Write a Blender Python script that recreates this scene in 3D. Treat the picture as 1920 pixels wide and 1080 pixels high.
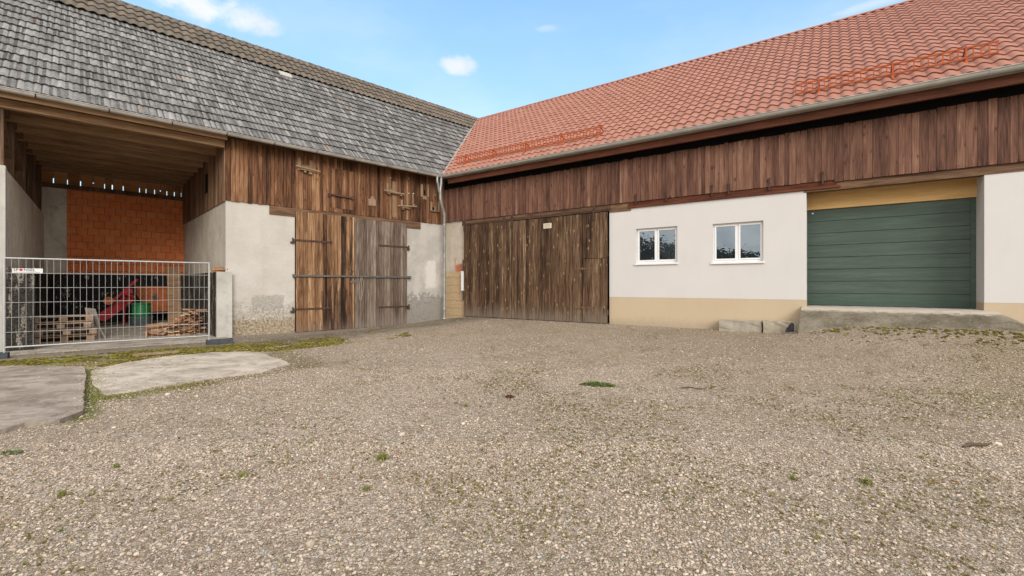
import bpy, math, random
import numpy as np
from math import sin, cos, pi, radians, sqrt, atan2, exp
from mathutils import Matrix, Vector, noise as mnoise

S = bpy.context.scene
for o in list(bpy.data.objects): bpy.data.objects.remove(o)

# ------------------------------------------------------------------ camera
CH = 1.45                                   # eye height above the yard
cam_d = bpy.data.cameras.new('camera'); cam = bpy.data.objects.new('camera', cam_d)
S.collection.objects.link(cam); S.camera = cam
cam.location = (0, 0, CH); cam.rotation_euler = (pi/2, 0, 0)
cam_d.sensor_width = 36.0; cam_d.lens = 36.0*853/1920; cam_d.shift_y = -5/1920
cam_d.clip_start = .05; cam_d.clip_end = 3000

# ------------------------------------------------------------------ light
SUN_EL, SUN_AZ = radians(25), radians(163)  # azimuth clockwise from +Y
sd = (sin(SUN_AZ)*cos(SUN_EL), cos(SUN_AZ)*cos(SUN_EL), sin(SUN_EL))
sun_d = bpy.data.lights.new('sun', 'SUN'); sun = bpy.data.objects.new('sun', sun_d)
S.collection.objects.link(sun)
sun_d.energy = 1.7; sun_d.angle = radians(28); sun_d.color = (1, .965, .92)
sun.rotation_euler = Vector(sd).to_track_quat('Z', 'Y').to_euler()
S.cycles.max_bounces = 10; S.cycles.diffuse_bounces = 7
S.view_settings.view_transform = 'Standard'; S.view_settings.look = 'None'
S.view_settings.exposure = 0.40; S.view_settings.gamma = 1.0; S.view_settings.use_curve_mapping = False

# ------------------------------------------------------------------ node helper
OFF = [None]     # base of the thing a material belongs to, so that patches sit where they should
OFFB, OFFF = (0, 0, -1.45), (8, 0, -1.2)
class NT:
    def __init__(s, tree):
        s.t = tree; s.n = tree.nodes; s.l = tree.links
    def node(s, typ, **kw):
        n = s.n.new(typ)
        for k, v in kw.items(): setattr(n, k, v)
        return n
    def put(s, sock, v):
        if isinstance(v, bpy.types.NodeSocket): s.l.new(v, sock)
        elif v is not None:
            if sock.type == 'RGBA' and not isinstance(v, (int, float)) and len(v) == 3: v = (*v, 1)
            sock.default_value = v
    def m(s, op, a, b=None, c=None, clamp=False):
        n = s.node('ShaderNodeMath', operation=op, use_clamp=clamp)
        s.put(n.inputs[0], a)
        if b is not None: s.put(n.inputs[1], b)
        if c is not None: s.put(n.inputs[2], c)
        return n.outputs[0]
    def vm(s, op, a, b=None, sc=None):
        n = s.node('ShaderNodeVectorMath', operation=op)
        s.put(n.inputs[0], a)
        if b is not None: s.put(n.inputs[1], b)
        if sc is not None: s.put(n.inputs['Scale'], sc)
        return n.outputs['Value'] if op in ('DOT_PRODUCT', 'LENGTH', 'DISTANCE') else n.outputs[0]
    def noise(s, v, scale, detail=4, rough=.55, dist=0):
        n = s.node('ShaderNodeTexNoise')
        s.put(n.inputs['Vector'], v); n.inputs['Scale'].default_value = scale
        n.inputs['Detail'].default_value = detail; n.inputs['Roughness'].default_value = rough
        n.inputs['Distortion'].default_value = dist
        return n.outputs[0]
    def vor(s, v, scale, feature='F1', out='Distance', rnd=1.0):
        n = s.node('ShaderNodeTexVoronoi', feature=feature)
        s.put(n.inputs['Vector'], v); n.inputs['Scale'].default_value = scale
        n.inputs['Randomness'].default_value = rnd
        return n.outputs[out]
    def ramp(s, f, stops, interp='LINEAR'):
        n = s.node('ShaderNodeValToRGB'); r = n.color_ramp; r.interpolation = interp
        while len(r.elements) < len(stops): r.elements.new(.5)
        for e, (p, c) in zip(r.elements, stops):
            e.position = p; e.color = (c, c, c, 1) if isinstance(c, (int, float)) else (*c, 1)
        s.put(n.inputs[0], f); return n.outputs[0]
    def sm(s, v, a, b, lo=0., hi=1.):
        n = s.node('ShaderNodeMapRange', interpolation_type='SMOOTHSTEP')
        s.put(n.inputs[0], v)
        for i, q in enumerate((a, b, lo, hi)): n.inputs[i+1].default_value = q
        return n.outputs[0]
    def mix(s, f, a, b, mode='MIX'):
        n = s.node('ShaderNodeMix', data_type='RGBA', blend_type=mode)
        s.put(n.inputs[0], f); s.put(n.inputs[6], a); s.put(n.inputs[7], b)
        return n.outputs[2]
    def sep(s, v):
        n = s.node('ShaderNodeSeparateXYZ'); s.put(n.inputs[0], v); return n.outputs
    def comb(s, x, y, z):
        n = s.node('ShaderNodeCombineXYZ')
        s.put(n.inputs[0], x); s.put(n.inputs[1], y); s.put(n.inputs[2], z); return n.outputs[0]
    def scl(s, v, sc): return s.vm('MULTIPLY', v, sc)
    def attr(s, name, out='Fac'):
        n = s.node('ShaderNodeAttribute', attribute_name=name); return n.outputs[out]
    def obj(s):
        o = s.node('ShaderNodeTexCoord').outputs['Object']
        return s.vm('ADD', o, OFF[0]) if OFF[0] else o
    def bump(s, h, strength=.5, dist=.01, normal=None):
        n = s.node('ShaderNodeBump'); s.put(n.inputs['Height'], h)
        n.inputs['Strength'].default_value = strength; n.inputs['Distance'].default_value = dist
        if normal is not None: s.put(n.inputs['Normal'], normal)
        return n.outputs[0]

def material(name):
    m = bpy.data.materials.new(name); m.use_nodes = True; t = NT(m.node_tree)
    b = t.n['Principled BSDF']; b.inputs['Specular IOR Level'].default_value = .25
    return m, t, b
def fin(t, b, col, rough=.85, bump=None):
    t.put(b.inputs['Base Color'], col); t.put(b.inputs['Roughness'], rough)
    if bump is not None: t.put(b.inputs['Normal'], bump)
def sr(r, g, b):
    f = lambda c: (c/255/12.92 if c/255 <= .04045 else ((c/255+.055)/1.055)**2.4)
    return (f(r), f(g), f(b))

# ------------------------------------------------------------------ sky (world)
W = bpy.data.worlds.new("World"); S.world = W; W.use_nodes = True
t = NT(W.node_tree); bg = t.n['Background']
sky = t.node('ShaderNodeTexSky', sky_type='NISHITA', sun_disc=False)
sky.sun_elevation = SUN_EL; sky.sun_rotation = SUN_AZ
sky.air_density = 1.0; sky.dust_density = 1.2; sky.ozone_density = 2.0
gen = t.node('ShaderNodeTexCoord').outputs['Generated']
d = t.vm('NORMALIZE', gen); dx, dy, dz = t.sep(d)
nz = t.noise(t.scl(d, (1, 1, 2.2)), 2.2, 7, .62)
nz2 = t.noise(t.scl(d, (1, 1, 1.5)), 15, 7, .62, .3)
nz3 = t.noise(t.scl(d, (1, 1, 1.5)), 30, 6, .65)
# broken cloud deck overhead and behind, blue gap ahead
front = t.sm(dy, .02, .42)
high = t.sm(dz, .62, .9)
cover = t.m('MAXIMUM', t.m('SUBTRACT', 1.0, front), high)
deck = t.m('MULTIPLY', cover, t.sm(nz, .30, .50))
grad = t.ramp(dz, [(0, (.55, .71, .82)), (.22, (.48, .67, .83)), (.42, (.33, .56, .83)), (.65, (.20, .43, .80))])
grad = t.vm('SCALE', grad, None, 10.0)
veil = t.noise(t.scl(d, (1, 1, 2.5)), 1.6, 5, .6)
blue = t.mix(.62, t.mix(1.0, sky.outputs[0], (2.3, 2.5, 2.3), 'MULTIPLY'), grad)
blue = t.mix(t.m('MULTIPLY', t.sm(veil, .45, .8), .25), blue, (8.0, 8.4, 8.6))
cl = None
def puff(px, py, a, b_, amt):
    v = Vector(((px-960)/853, 1, (535-py)/853)).normalized()
    q = t.sep(t.vm('SUBTRACT', d, tuple(v)))
    e = t.m('ADD', t.m('POWER', t.m('DIVIDE', t.m('ABSOLUTE', q[0]), a), 2.0), t.m('POWER', t.m('DIVIDE', t.m('ABSOLUTE', q[2]), b_), 2.0))
    w = t.m('ADD', e, t.m('ADD', t.m('MULTIPLY', t.m('SUBTRACT', nz2, .5), 3.6), t.m('MULTIPLY', t.m('SUBTRACT', nz3, .5), 1.6)))
    return t.m('MULTIPLY', t.sm(w, 1.5, -.5), amt)
p = t.m('MAXIMUM', puff(372, 8, .088, .024, .95), puff(858, 124, .036, .017, .85))
p = t.m('MAXIMUM', p, puff(1024, 52, .022, .006, .3))
p = t.m('MAXIMUM', p, puff(1640, 6, .04, .006, .4))
cloudc = t.mix(t.sm(nz2, .3, .7), (9.6, 9.3, 9.0), (13.5, 12.7, 11.8))
skyc = t.mix(deck, blue, cloudc)
skyc = t.mix(p, skyc, t.mix(t.sm(nz2, .35, .65), (7.2, 7.3, 7.6), (8.6, 8.5, 8.4)))
t.put(bg.inputs[0], skyc); bg.inputs[1].default_value = .1

# ------------------------------------------------------------------ frames of the two wings
C0 = Vector((-2.66, 17.87))
def frame(xa, ya):
    return Matrix(((xa[0], ya[0], 0, C0.x), (xa[1], ya[1], 0, C0.y), (0, 0, 1, CH), (0, 0, 0, 1)))
FL = frame((.722, .692), (-.692, .722))     # long wing on the left: x to the corner, y into the building
FR = frame((.8162, -.5778), (.5778, .8162)) # wing on the right: x away from the corner
FW = Matrix.Translation((0, 0, CH))         # heights everywhere are counted from eye level
RL, RR = FL.inverted(), FR.inverted()
def wl(x, y): v = RL @ Vector((x, y, 0)); return v.x, v.y
def wr(x, y): v = RR @ Vector((x, y, 0)); return v.x, v.y
def smooth(a, b, v):
    u = min(1, max(0, (v-a)/(b-a))); return u*u*(3-2*u)
def gz(X, Y):
    """height of the yard relative to eye level"""
    x, y = wr(X, Y); lx, ly = wl(X, Y)
    w = smooth(-6.5, -.3, y); wx = smooth(-.6, 1.4, x)
    w *= wx*smooth(1.5, -.5, ly)
    z = -1.45 + w*.27
    z += .34*exp(-((x-13.8)/1.9)**4-((y+1.15)/1.0)**2)*wx + .40*exp(-((x-16.8)/1.6)**2-((y)/1.6)**2)*wx
    return z

# ------------------------------------------------------------------ mesh builder
class MB:
    def __init__(s): s.v = []; s.f = []; s.t = []; s.sm = []
    def add(s, vs, fs, tone=.5, smooth=False):
        n = len(s.v); s.v += [tuple(q) for q in vs]
        for f in fs: s.f.append(tuple(i+n for i in f)); s.t.append(tone); s.sm.append(smooth)
    def box(s, x0, x1, y0, y1, z0, z1, tone=.5, M=None, taper=None):
        vs = [(x, y, z) for z in (z0, z1) for y in (y0, y1) for x in (x0, x1)]
        if M is not None: vs = [tuple(M @ Vector(v)) for v in vs]
        s.add(vs, [(0, 2, 3, 1), (4, 5, 7, 6), (0, 1, 5, 4), (2, 6, 7, 3), (0, 4, 6, 2), (1, 3, 7, 5)], tone)
    def bar(s, a, b, w, h, tone=.5, up=(0, 0, 1)):
        a = Vector(a); b = Vector(b); d = (b-a).normalized(); up = Vector(up)
        sx = d.cross(up)
        if sx.length < 1e-4: sx = d.cross(Vector((1, 0, 0)))
        sx.normalize(); u = sx.cross(d)
        vs = [p+sx*w/2*i+u*h/2*j for p in (a, b) for i, j in ((-1, -1), (1, -1), (1, 1), (-1, 1))]
        s.add(vs, [(3, 2, 1, 0), (4, 5, 6, 7), (0, 1, 5, 4), (1, 2, 6, 5), (2, 3, 7, 6), (3, 0, 4, 7)], tone)
    def tube(s, pts, r, n=8, tone=.5, caps=True):
        pts = [Vector(p) for p in pts]; rs = r if isinstance(r, (list, tuple)) else [r]*len(pts)
        vs = []; prev = None
        for i, p in enumerate(pts):
            d = (pts[min(i+1, len(pts)-1)]-pts[max(i-1, 0)]).normalized()
            if prev is None:
                a = d.cross(Vector((0, 0, 1)))
                if a.length < 1e-3: a = d.cross(Vector((1, 0, 0)))
            else: a = prev - d*prev.dot(d)
            a.normalize(); prev = a; b = d.cross(a)
            vs += [p+(a*cos(2*pi*k/n)+b*sin(2*pi*k/n))*rs[i] for k in range(n)]
        fs = [(i*n+k, i*n+(k+1) % n, (i+1)*n+(k+1) % n, (i+1)*n+k) for i in range(len(pts)-1) for k in range(n)]
        s.add(vs, fs, tone, True)
        if caps:
            s.add(vs[:n], [tuple(range(n))[::-1]], tone); s.add(vs[-n:], [tuple(range(n))], tone)
    def lathe(s, prof, n=20, c=(0, 0), tone=.5, smooth=True):
        vs = [(c[0]+r*cos(2*pi*k/n), c[1]+r*sin(2*pi*k/n), z) for r, z in prof for k in range(n)]
        s.add(vs, [(i*n+k, i*n+(k+1) % n, (i+1)*n+(k+1) % n, (i+1)*n+k) for i in range(len(prof)-1) for k in range(n)], tone, smooth)
    def prism(s, poly, z0, z1, tone=.5):
        n = len(poly)
        vs = [(x, y, z0) for x, y in poly]+[(x, y, z1) for x, y in poly]
        s.add(vs, [tuple(range(n))[::-1], tuple(range(n, 2*n))]+[(i, (i+1) % n, (i+1) % n+n, i+n) for i in range(n)], tone)
    def mesh(s, name, M, mats):
        me = bpy.data.meshes.new(name)
        V = np.array(s.v, dtype=np.float64) if s.v else np.zeros((0, 3))
        A = np.array(M); V = V @ A[:3, :3].T + A[:3, 3]
        me.from_pydata(V.tolist(), [], s.f)
        at = me.attributes.new('tone', 'FLOAT', 'FACE'); at.data.foreach_set('value', np.array(s.t, dtype=np.float32))
        me.polygons.foreach_set('use_smooth', s.sm)
        for m in (mats if isinstance(mats, list) else [mats]): me.materials.append(m)
        me.update(); return me

def thing(name, label, cat, F, loc, group=None, rot=None):
    """empty at the base; loc in the frame F"""
    o = bpy.data.objects.new(name, None); S.collection.objects.link(o)
    M = F @ Matrix.Translation(loc)
    if rot: M = M @ Matrix.Rotation(rot, 4, 'Z')
    o.matrix_world = M; o['label'] = label; o['category'] = cat
    o.empty_display_size = .2; o['_f'] = 0
    del o['_f']
    if group: o['group'] = group
    WM[o.name] = M.copy(); return o
WM = {}
def part(name, mb, mat, parent, F=None, label=None, smooth_all=False):
    """mesh part; vertices in frame F (default: the thing's own frame)"""
    PM = WM[parent.name]
    M = Matrix.Identity(4) if F is None else PM.inverted() @ F
    me = mb.mesh(name, M, mat)
    o = bpy.data.objects.new(name, me); S.collection.objects.link(o); o.parent = parent
    WM[o.name] = PM
    if label: o['label'] = label
    return o
def pieces(name, mb, mat, parent, F=None, label=None):
    """every separate piece of mb as a part of its own"""
    par = list(range(len(mb.v)))
    def find(i):
        while par[i] != i: par[i] = par[par[i]]; i = par[i]
        return i
    for f in mb.f:
        for q in f[1:]: par[find(q)] = find(f[0])
    groups = {}
    key = {}
    for i, v in enumerate(mb.v):      # weld equal points
        k = (round(v[0], 4), round(v[1], 4), round(v[2], 4))
        if k in key: par[find(i)] = find(key[k])
        else: key[k] = i
    for fi, f in enumerate(mb.f): groups.setdefault(find(f[0]), []).append(fi)
    out = []
    for g in groups.values():
        m2 = MB(); mp = {}
        for fi in g:
            for q in mb.f[fi]:
                if q not in mp: mp[q] = len(m2.v); m2.v.append(mb.v[q])
            m2.f.append(tuple(mp[q] for q in mb.f[fi])); m2.t.append(mb.t[fi]); m2.sm.append(mb.sm[fi])
        out.append(part(name, m2, mat, parent, F, label))
    return out
def single(name, mb, mat, F, loc, label, cat, group=None, kind=None):
    """a thing that is one mesh; vertices in frame F"""
    M = F @ Matrix.Translation(loc)
    me = mb.mesh(name, M.inverted() @ F, mat)
    o = bpy.data.objects.new(name, me); S.collection.objects.link(o); o.matrix_world = M
    WM[o.name] = M.copy()
    if label: o['label'] = label
    if cat: o['category'] = cat
    if group: o['group'] = group
    if kind: o['kind'] = kind
    return o
def local(name, mb, mat, M, label, cat, group=None):
    """a thing that is one mesh; vertices already around its own origin"""
    me = mb.mesh(name, Matrix.Identity(4), mat)
    o = bpy.data.objects.new(name, me); S.collection.objects.link(o); o.matrix_world = M
    WM[o.name] = M.copy(); o['label'] = label; o['category'] = cat
    if group: o['group'] = group
    return o

# ------------------------------------------------------------------ materials
def wood(name, stops, axis='z', knot=None, streak=.5, weather=None, gloss=.8, stain=None, seed=0., grain=1., tonew=.55, gain=1., contrast=1.15):
    stops = [(p_, tuple(q_*gain for q_ in c_)) for p_, c_ in stops]
    m, t, b = material(name)
    o = t.obj(); tone = t.attr('tone')
    off = t.comb(t.m('MULTIPLY', tone, 37.1), t.m('MULTIPLY', tone, 17.3), t.m('MULTIPLY', tone, 91.7+seed))
    v = t.vm('ADD', o, off)
    sc = {'z': (1, 1, .045), 'x': (.045, 1, 1), 'y': (1, .045, 1)}[axis]
    g1 = t.noise(t.scl(v, sc), 46*grain, 5, .62, .35)
    g2 = t.noise(t.scl(v, tuple(q if q > .5 else .12 for q in sc)), 9, 4, .6, .6)
    st = t.noise(t.scl(o, tuple(q if q > .5 else .10 for q in sc)), 3.4, 4, .6)
    f = t.m('ADD', t.m('MULTIPLY', tone, tonew), t.m('ADD', t.m('MULTIPLY', t.m('SUBTRACT', g1, .5), contrast), .5-.42*tonew-.02))
    f = t.m('ADD', f, t.m('MULTIPLY', t.m('SUBTRACT', g2, .5), .9))
    f = t.m('ADD', f, t.m('MULTIPLY', t.m('SUBTRACT', st, .5), streak))
    c = t.ramp(f, stops)
    ks = {'z': (1, 1, .42), 'x': (.42, 1, 1), 'y': (1, .42, 1)}[axis]
    kw = t.noise(v, 14, 2); kd = t.m('ADD', t.vor(t.scl(v, ks), 6.4), t.m('MULTIPLY', t.m('SUBTRACT', kw, .5), .12))
    if knot:
        kc, kr = knot
        c = t.mix(t.m('MULTIPLY', t.sm(kd, kr, kr*.3), .75), c, kc)
    if weather:
        zs = t.sep(o)[2]; z0, z1, wc, amt = weather
        wn = t.noise(t.scl(v, (1, 1, .1)), 12, 3, .6)
        wf = t.m('MULTIPLY', t.sm(t.m('ADD', zs, t.m('MULTIPLY', t.m('SUBTRACT', wn, .5), 1.1)), z1, z0), amt)
        c = t.mix(wf, c, wc)
    if stain:
        for (cx, cz, rx, rz, sc_, am) in stain:
            X, Y, Z = t.sep(o)
            e = t.m('ADD', t.m('POWER', t.m('ABSOLUTE', t.m('DIVIDE', t.m('SUBTRACT', X, cx), rx)), 2.), t.m('POWER', t.m('ABSOLUTE', t.m('DIVIDE', t.m('SUBTRACT', Z, cz), rz)), 2.))
            e = t.m('ADD', e, t.m('MULTIPLY', t.m('SUBTRACT', g2, .5), 5.0))
            c = t.mix(t.m('MULTIPLY', t.sm(e, 1.6, -.3), am), c, sc_)
    fin(t, b, c, gloss, t.bump(t.m('ADD', g1, t.m('MULTIPLY', g2, .5)), .55, .006))
    return m

M_cladL = wood('wood_weathered_brown', gain=1.08, contrast=1.4, stops= [(.05, (.020, .009, .006)), (.28, (.070, .031, .015)), (.52, (.140, .062, .029)), (.78, (.22, .108, .052)), (1, (.33, .19, .10))], knot=((.03, .011, .005), .20), streak=.9, tonew=.5)
M_cladR = wood('wood_dark_stained', gain=1.45, stops= [(.08, (.026, .013, .010)), (.33, (.070, .032, .021)), (.6, (.122, .059, .039)), (.85, (.178, .095, .062)), (1, (.25, .155, .105))], knot=((.034, .014, .010), .20), streak=.35, tonew=.36)
OFF[0] = OFFB
M_gateL = wood('wood_gate_warm', [(.08, (.012, .007, .005)), (.27, (.078, .037, .018)), (.5, (.175, .088, .042)), (.75, (.30, .168, .084)), (.96, (.48, .31, .175))], knot=((.04, .016, .008), .17), streak=1.1, stain=[(-4.35, -.8, .40, .9, (.022, .012, .008), .85), (-3.95, .9, .2, .7, (.04, .022, .014), .6)], weather=(-1.45, -.9, (.17, .12, .09), .6), tonew=.7)
OFF[0] = None
OFF[0] = OFFB
M_gateR = wood('wood_gate_grey', contrast=1.5, stops= [(.08, (.045, .031, .024)), (.33, (.085, .058, .042)), (.6, (.155, .112, .084)), (.85, (.24, .185, .145)), (1, (.33, .27, .22))], streak=.7, weather=(-1.45, -.8, (.22, .18, .15), .7), tonew=.5)
OFF[0] = None
OFF[0] = OFFF
M_slide = wood('wood_sliding_door', contrast=1.7, gain=.95, stops= [(.12, (.018, .010, .007)), (.36, (.060, .032, .017)), (.58, (.112, .063, .034)), (.8, (.19, .118, .068)), (1, (.34, .24, .155))], knot=((.40, .24, .12), .19), streak=.6, weather=(-1.2, -.6, (.21, .165, .125), .7), tonew=.34)
OFF[0] = None
M_beam = wood('wood_beam_dark', [(.1, (.035, .018, .011)), (.4, (.12, .066, .037)), (.7, (.22, .128, .072)), (1, (.34, .22, .13))], axis='x', streak=.5)
M_beamb = wood('wood_bay_beam', [(.1, (.12, .066, .034)), (.4, (.29, .17, .092)), (.7, (.42, .27, .155)), (1, (.52, .36, .22))], axis='x', streak=.5)
M_beamR = wood('wood_beam_red_brown', [(.1, (.03, .010, .005)), (.45, (.085, .026, .012)), (.8, (.15, .05, .024)), (1, (.2, .08, .045))], axis='x', streak=.5)
M_post = wood('wood_post_dark', [(.1, (.05, .028, .018)), (.5, (.15, .09, .055)), (1, (.30, .21, .14))], streak=.4)
M_bayclad = wood('wood_bay_lining', [(.1, (.085, .045, .026)), (.4, (.21, .115, .065)), (.7, (.34, .21, .125)), (1, (.48, .34, .22))], streak=.6, contrast=1.3)
M_orange = wood('wood_orange_planks', [(.1, (.26, .11, .035)), (.5, (.44, .20, .07)), (1, (.56, .30, .12))], axis='x', streak=.4)
M_lintel = wood('wood_fresh_spruce', [(.1, (.60, .34, .12)), (.5, (.76, .48, .20)), (1, (.82, .58, .29))], axis='x', knot=((.22, .09, .035), .07), streak=.25, tonew=.2)
M_pallet = wood('wood_pallet', [(.1, (.16, .10, .062)), (.5, (.33, .225, .15)), (1, (.5, .38, .27))], axis='x', streak=.5)
M_scrap = wood('wood_scrap', [(.05, (.17, .075, .032)), (.4, (.36, .18, .085)), (.7, (.52, .31, .17)), (1, (.62, .45, .3))], axis='x', streak=.3, tonew=.8)
M_greywood = wood('wood_grey_silvered', [(.1, (.1, .08, .065)), (.5, (.24, .2, .165)), (1, (.42, .37, .32))], streak=.4)
M_perch = wood('wood_pale_batten', [(.1, (.14, .082, .045)), (.5, (.26, .17, .10)), (1, (.38, .28, .18))], streak=.4)

def simple(name, col, rough=.6, metal=0., var=.12, scale=8, bump=.15):
    m, t, b = material(name); o = t.obj()
    n = t.noise(o, scale, 5, .6)
    c = t.mix(t.sm(n, .25, .75), tuple(q*(1-var) for q in col), tuple(min(1, q*(1+var)) for q in col))
    b.inputs['Metallic'].default_value = metal
    fin(t, b, c, rough, t.bump(t.noise(o, scale*6, 4), bump, .003)); return m
M_zinc = simple('zinc_grey_painted', (.40, .385, .345), .5, .0, .12, 3)
M_zinc_old = simple('zinc_weathered', (.37, .345, .31), .6, .0, .25, 2.5)
M_zincpipe = simple('zinc_downpipe', (.33, .34, .325), .42, .55, .25, 5)
M_rust = simple('rusty_iron', (.085, .048, .036), .75, .2, .4, 14)
M_iron = simple('grey_iron', (.14, .13, .12), .6, .3, .3, 14)
M_galv = simple('galvanised_steel', (.44, .44, .43), .45, .35, .10, 6)
M_foot = simple('dark_grey_rubber', (.055, .06, .068), .8, 0, .25, 12)
M_black = simple('black_shade', (.004, .004, .004), .95)  # near-black paint in place of the shade inside gaps and openings
M_dark = simple('interior_shade', (.02, .016, .012), .95)  # near-black colour stands in for unlit depth
M_white = simple('white_plastic', (.78, .78, .77), .35, 0, .03, 3, .02)
M_green = simple('green_plastic', (.02, .17, .055), .42, 0, .2, 4)
M_tub = simple('grey_tub_plastic', (.12, .15, .16), .5, 0, .2, 5)
M_red = simple('red_paint', (.30, .016, .016), .5, 0, .35, 6)
M_orangebox = simple('orange_brown_paint', (.42, .12, .035), .6, 0, .25, 5)
M_guard = simple('snow_guard_terracotta', (.40, .080, .014), .5, .0, .15, 6)
M_rope = simple('rope', (.33, .28, .22), .9)
M_sign = simple('paper_sign', (.62, .52, .40), .8, 0, .2, 30)
M_signw = simple('sign_plate', (.66, .66, .64), .5, 0, .05, 30)
M_ink = simple('sign_ink', (.03, .03, .035), .6); M_inkred = simple('sign_ink_red', (.5, .03, .03), .6)
M_tarp = simple('black_plastic_scrap', (.016, .016, .018), .5)
M_stick = simple('dead_stick', (.11, .075, .05), .9)

# new smooth render
def m_render(name, col, dirt=.0):
    m, t, b = material(name); o = t.obj()
    n1 = t.noise(o, 1.1, 4, .6); n2 = t.noise(t.scl(o, (1, 1, .18)), 5, 4, .6); fine = t.noise(o, 170, 3, .7)
    c = t.mix(t.m('MULTIPLY', t.sm(n1, .3, .75), .5), col, tuple(q*.93 for q in col))
    z = t.sep(o)[2]
    c = t.mix(t.m('MULTIPLY', t.sm(n2, .5, .85), .25), c, tuple(q*.84 for q in col))
    if dirt:
        k = t.m('ADD', z, t.m('MULTIPLY', t.m('SUBTRACT', t.noise(o, 7, 5, .65), .5), .35))
        c = t.mix(t.m('MULTIPLY', t.sm(k, -.86, -1.18), dirt), c, (.30, .25, .19))
    fin(t, b, c, .9, t.bump(t.m('ADD', fine, t.m('MULTIPLY', n1, .4)), .32, .0035)); return m
OFF[0] = OFFF
M_render = m_render('render_white', (.635, .61, .59))
OFF[0] = None
OFF[0] = OFFF
M_plinth = m_render('render_beige', (.54, .43, .295), .45)
OFF[0] = None

# old lime plaster of the long wing with grey cement patches and bare stone low down
def m_oldplaster(name):
    m, t, b = material(name); o = t.obj(); X, Y, Z = t.sep(o)
    n0 = t.noise(o, 1.3, 5, .6); n1 = t.noise(o, 4.5, 6, .65); n2 = t.noise(o, 16, 6, .7); fine = t.noise(o, 120, 3, .7)
    c = t.mix(t.sm(n0, .3, .7), (.49, .45, .40), (.55, .515, .465))
    c = t.mix(t.m('MULTIPLY', t.sm(t.noise(t.scl(o, (1, 1, .16)), 3.5, 5, .6), .5, .8), .45), c, (.42, .38, .31))
    wob = t.m('MULTIPLY', t.m('SUBTRACT', n1, .5), 1.0)
    def boxm(x0, x1, z0, z1, s=.05, w=.35):
        a = t.m('ADD', X, t.m('MULTIPLY', wob, w)); bz = t.m('ADD', Z, t.m('MULTIPLY', t.m('SUBTRACT', n2, .5), w))
        return t.m('MULTIPLY', t.m('MULTIPLY', t.sm(a, x0-s, x0+s), t.sm(a, x1+s, x1-s)), t.m('MULTIPLY', t.sm(bz, z0-s, z0+s), t.sm(bz, z1+s, z1-s)))
    # right of the gate: cement coloured with light remains
    rgt = t.m('MULTIPLY', t.sm(X, -2.2, -1.9), t.sm(n0, .40, .56))
    c = t.mix(t.m('MULTIPLY', rgt, .85), c, (.40, .375, .335))
    c = t.mix(boxm(-.85, -.4, -.1, .95, .08, .5), c, (.60, .57, .53))
    grey = t.mix(t.sm(n2, .35, .65), (.33, .305, .265), (.43, .40, .355))
    c = t.mix(boxm(-6.75, -5.9, -1.1, -.30, .03, .28), c, grey)
    # peeled plaster low down
    pe = t.m('ADD', Z, t.m('MULTIPLY', t.m('SUBTRACT', n1, .5), 1.6))
    peel = t.m('MULTIPLY', t.sm(pe, -.45, -.85), t.sm(n2, .30, .50))
    c = t.mix(peel, c, t.mix(t.sm(n2, .45, .6), (.34, .30, .24), (.54, .50, .44)))
    c = t.mix(t.sm(t.m('ADD', Z, t.m('MULTIPLY', t.m('SUBTRACT', n1, .5), .5)), -.95, -1.05), c, t.mix(t.sm(n2, .4, .62), (.235, .175, .11), (.44, .37, .27)))
    gl = t.m('MULTIPLY', t.sm(pe, -.30, -.45), t.sm(X, -2.2, -1.9))
    c = t.mix(t.m('MULTIPLY', gl, t.sm(n2, .35, .5)), c, t.mix(n2, (.20, .185, .16), (.34, .32, .28)))
    cr = t.vor(t.vm('ADD', o, t.vm('SCALE', t.node('ShaderNodeTexNoise').outputs[1], None, .3)), 3.2, 'DISTANCE_TO_EDGE')
    c = t.mix(t.m('MULTIPLY', t.m('MULTIPLY', t.sm(cr, .010, .0), t.sm(Z, -.3, -1.0)), .7), c, (.10, .08, .06))
    spots = t.vor(o, 2.1); c = t.mix(t.sm(spots, .030, .012), c, (.06, .05, .04))
    h = t.m('ADD', t.m('MULTIPLY', n1, 1.2), t.m('ADD', t.m('MULTIPLY', n2, .6), t.m('MULTIPLY', fine, .15)))
    h = t.m('SUBTRACT', h, t.m('MULTIPLY', peel, .7))
    fin(t, b, c, .93, t.bump(h, .55, .03)); return m
OFF[0] = OFFB
M_old = m_oldplaster('plaster_old')
OFF[0] = None

def m_concrete(name, c0, c1, stain=(.2, .17, .13), amt=.4, board=False, bs=.4):
    m, t, b = material(name); o = t.obj()
    n0 = t.noise(o, 1.0, 6, .62); n1 = t.noise(o, 6, 7, .68); fine = t.noise(o, 90, 4, .7); dr = t.noise(t.scl(o, (1, 1, .14)), 3.0, 5, .62)
    c = t.mix(t.sm(n0, .3, .7), c0, c1)
    c = t.mix(t.m('MULTIPLY', t.sm(n1, .45, .75), .45), c, stain)
    c = t.mix(t.m('MULTIPLY', t.sm(dr, .48, .78), amt), c, stain)
    c = t.mix(t.m('MULTIPLY', t.m('SUBTRACT', fine, .5), .5), c, (.6, .58, .52))
    fin(t, b, c, .9, t.bump(t.m('ADD', n1, t.m('MULTIPLY', fine, .4)), bs, .012)); return m
M_conc = m_concrete('concrete_bay_wall', (.55, .48, .385), (.68, .605, .50), (.27, .225, .17), .45)
M_concg = m_concrete('concrete_grey', (.54, .49, .42), (.68, .63, .55), (.21, .18, .14), .5)
M_block2 = m_concrete('concrete_block_grey', (.34, .305, .245), (.47, .425, .35), (.19, .16, .115), .5, bs=.8)
M_block = m_concrete('concrete_block', (.36, .31, .235), (.48, .42, .33), (.2, .16, .11), .45)
M_rustp = simple('rust_pinkish', (.17, .085, .06), .8, .1, .35, 14)
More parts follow.
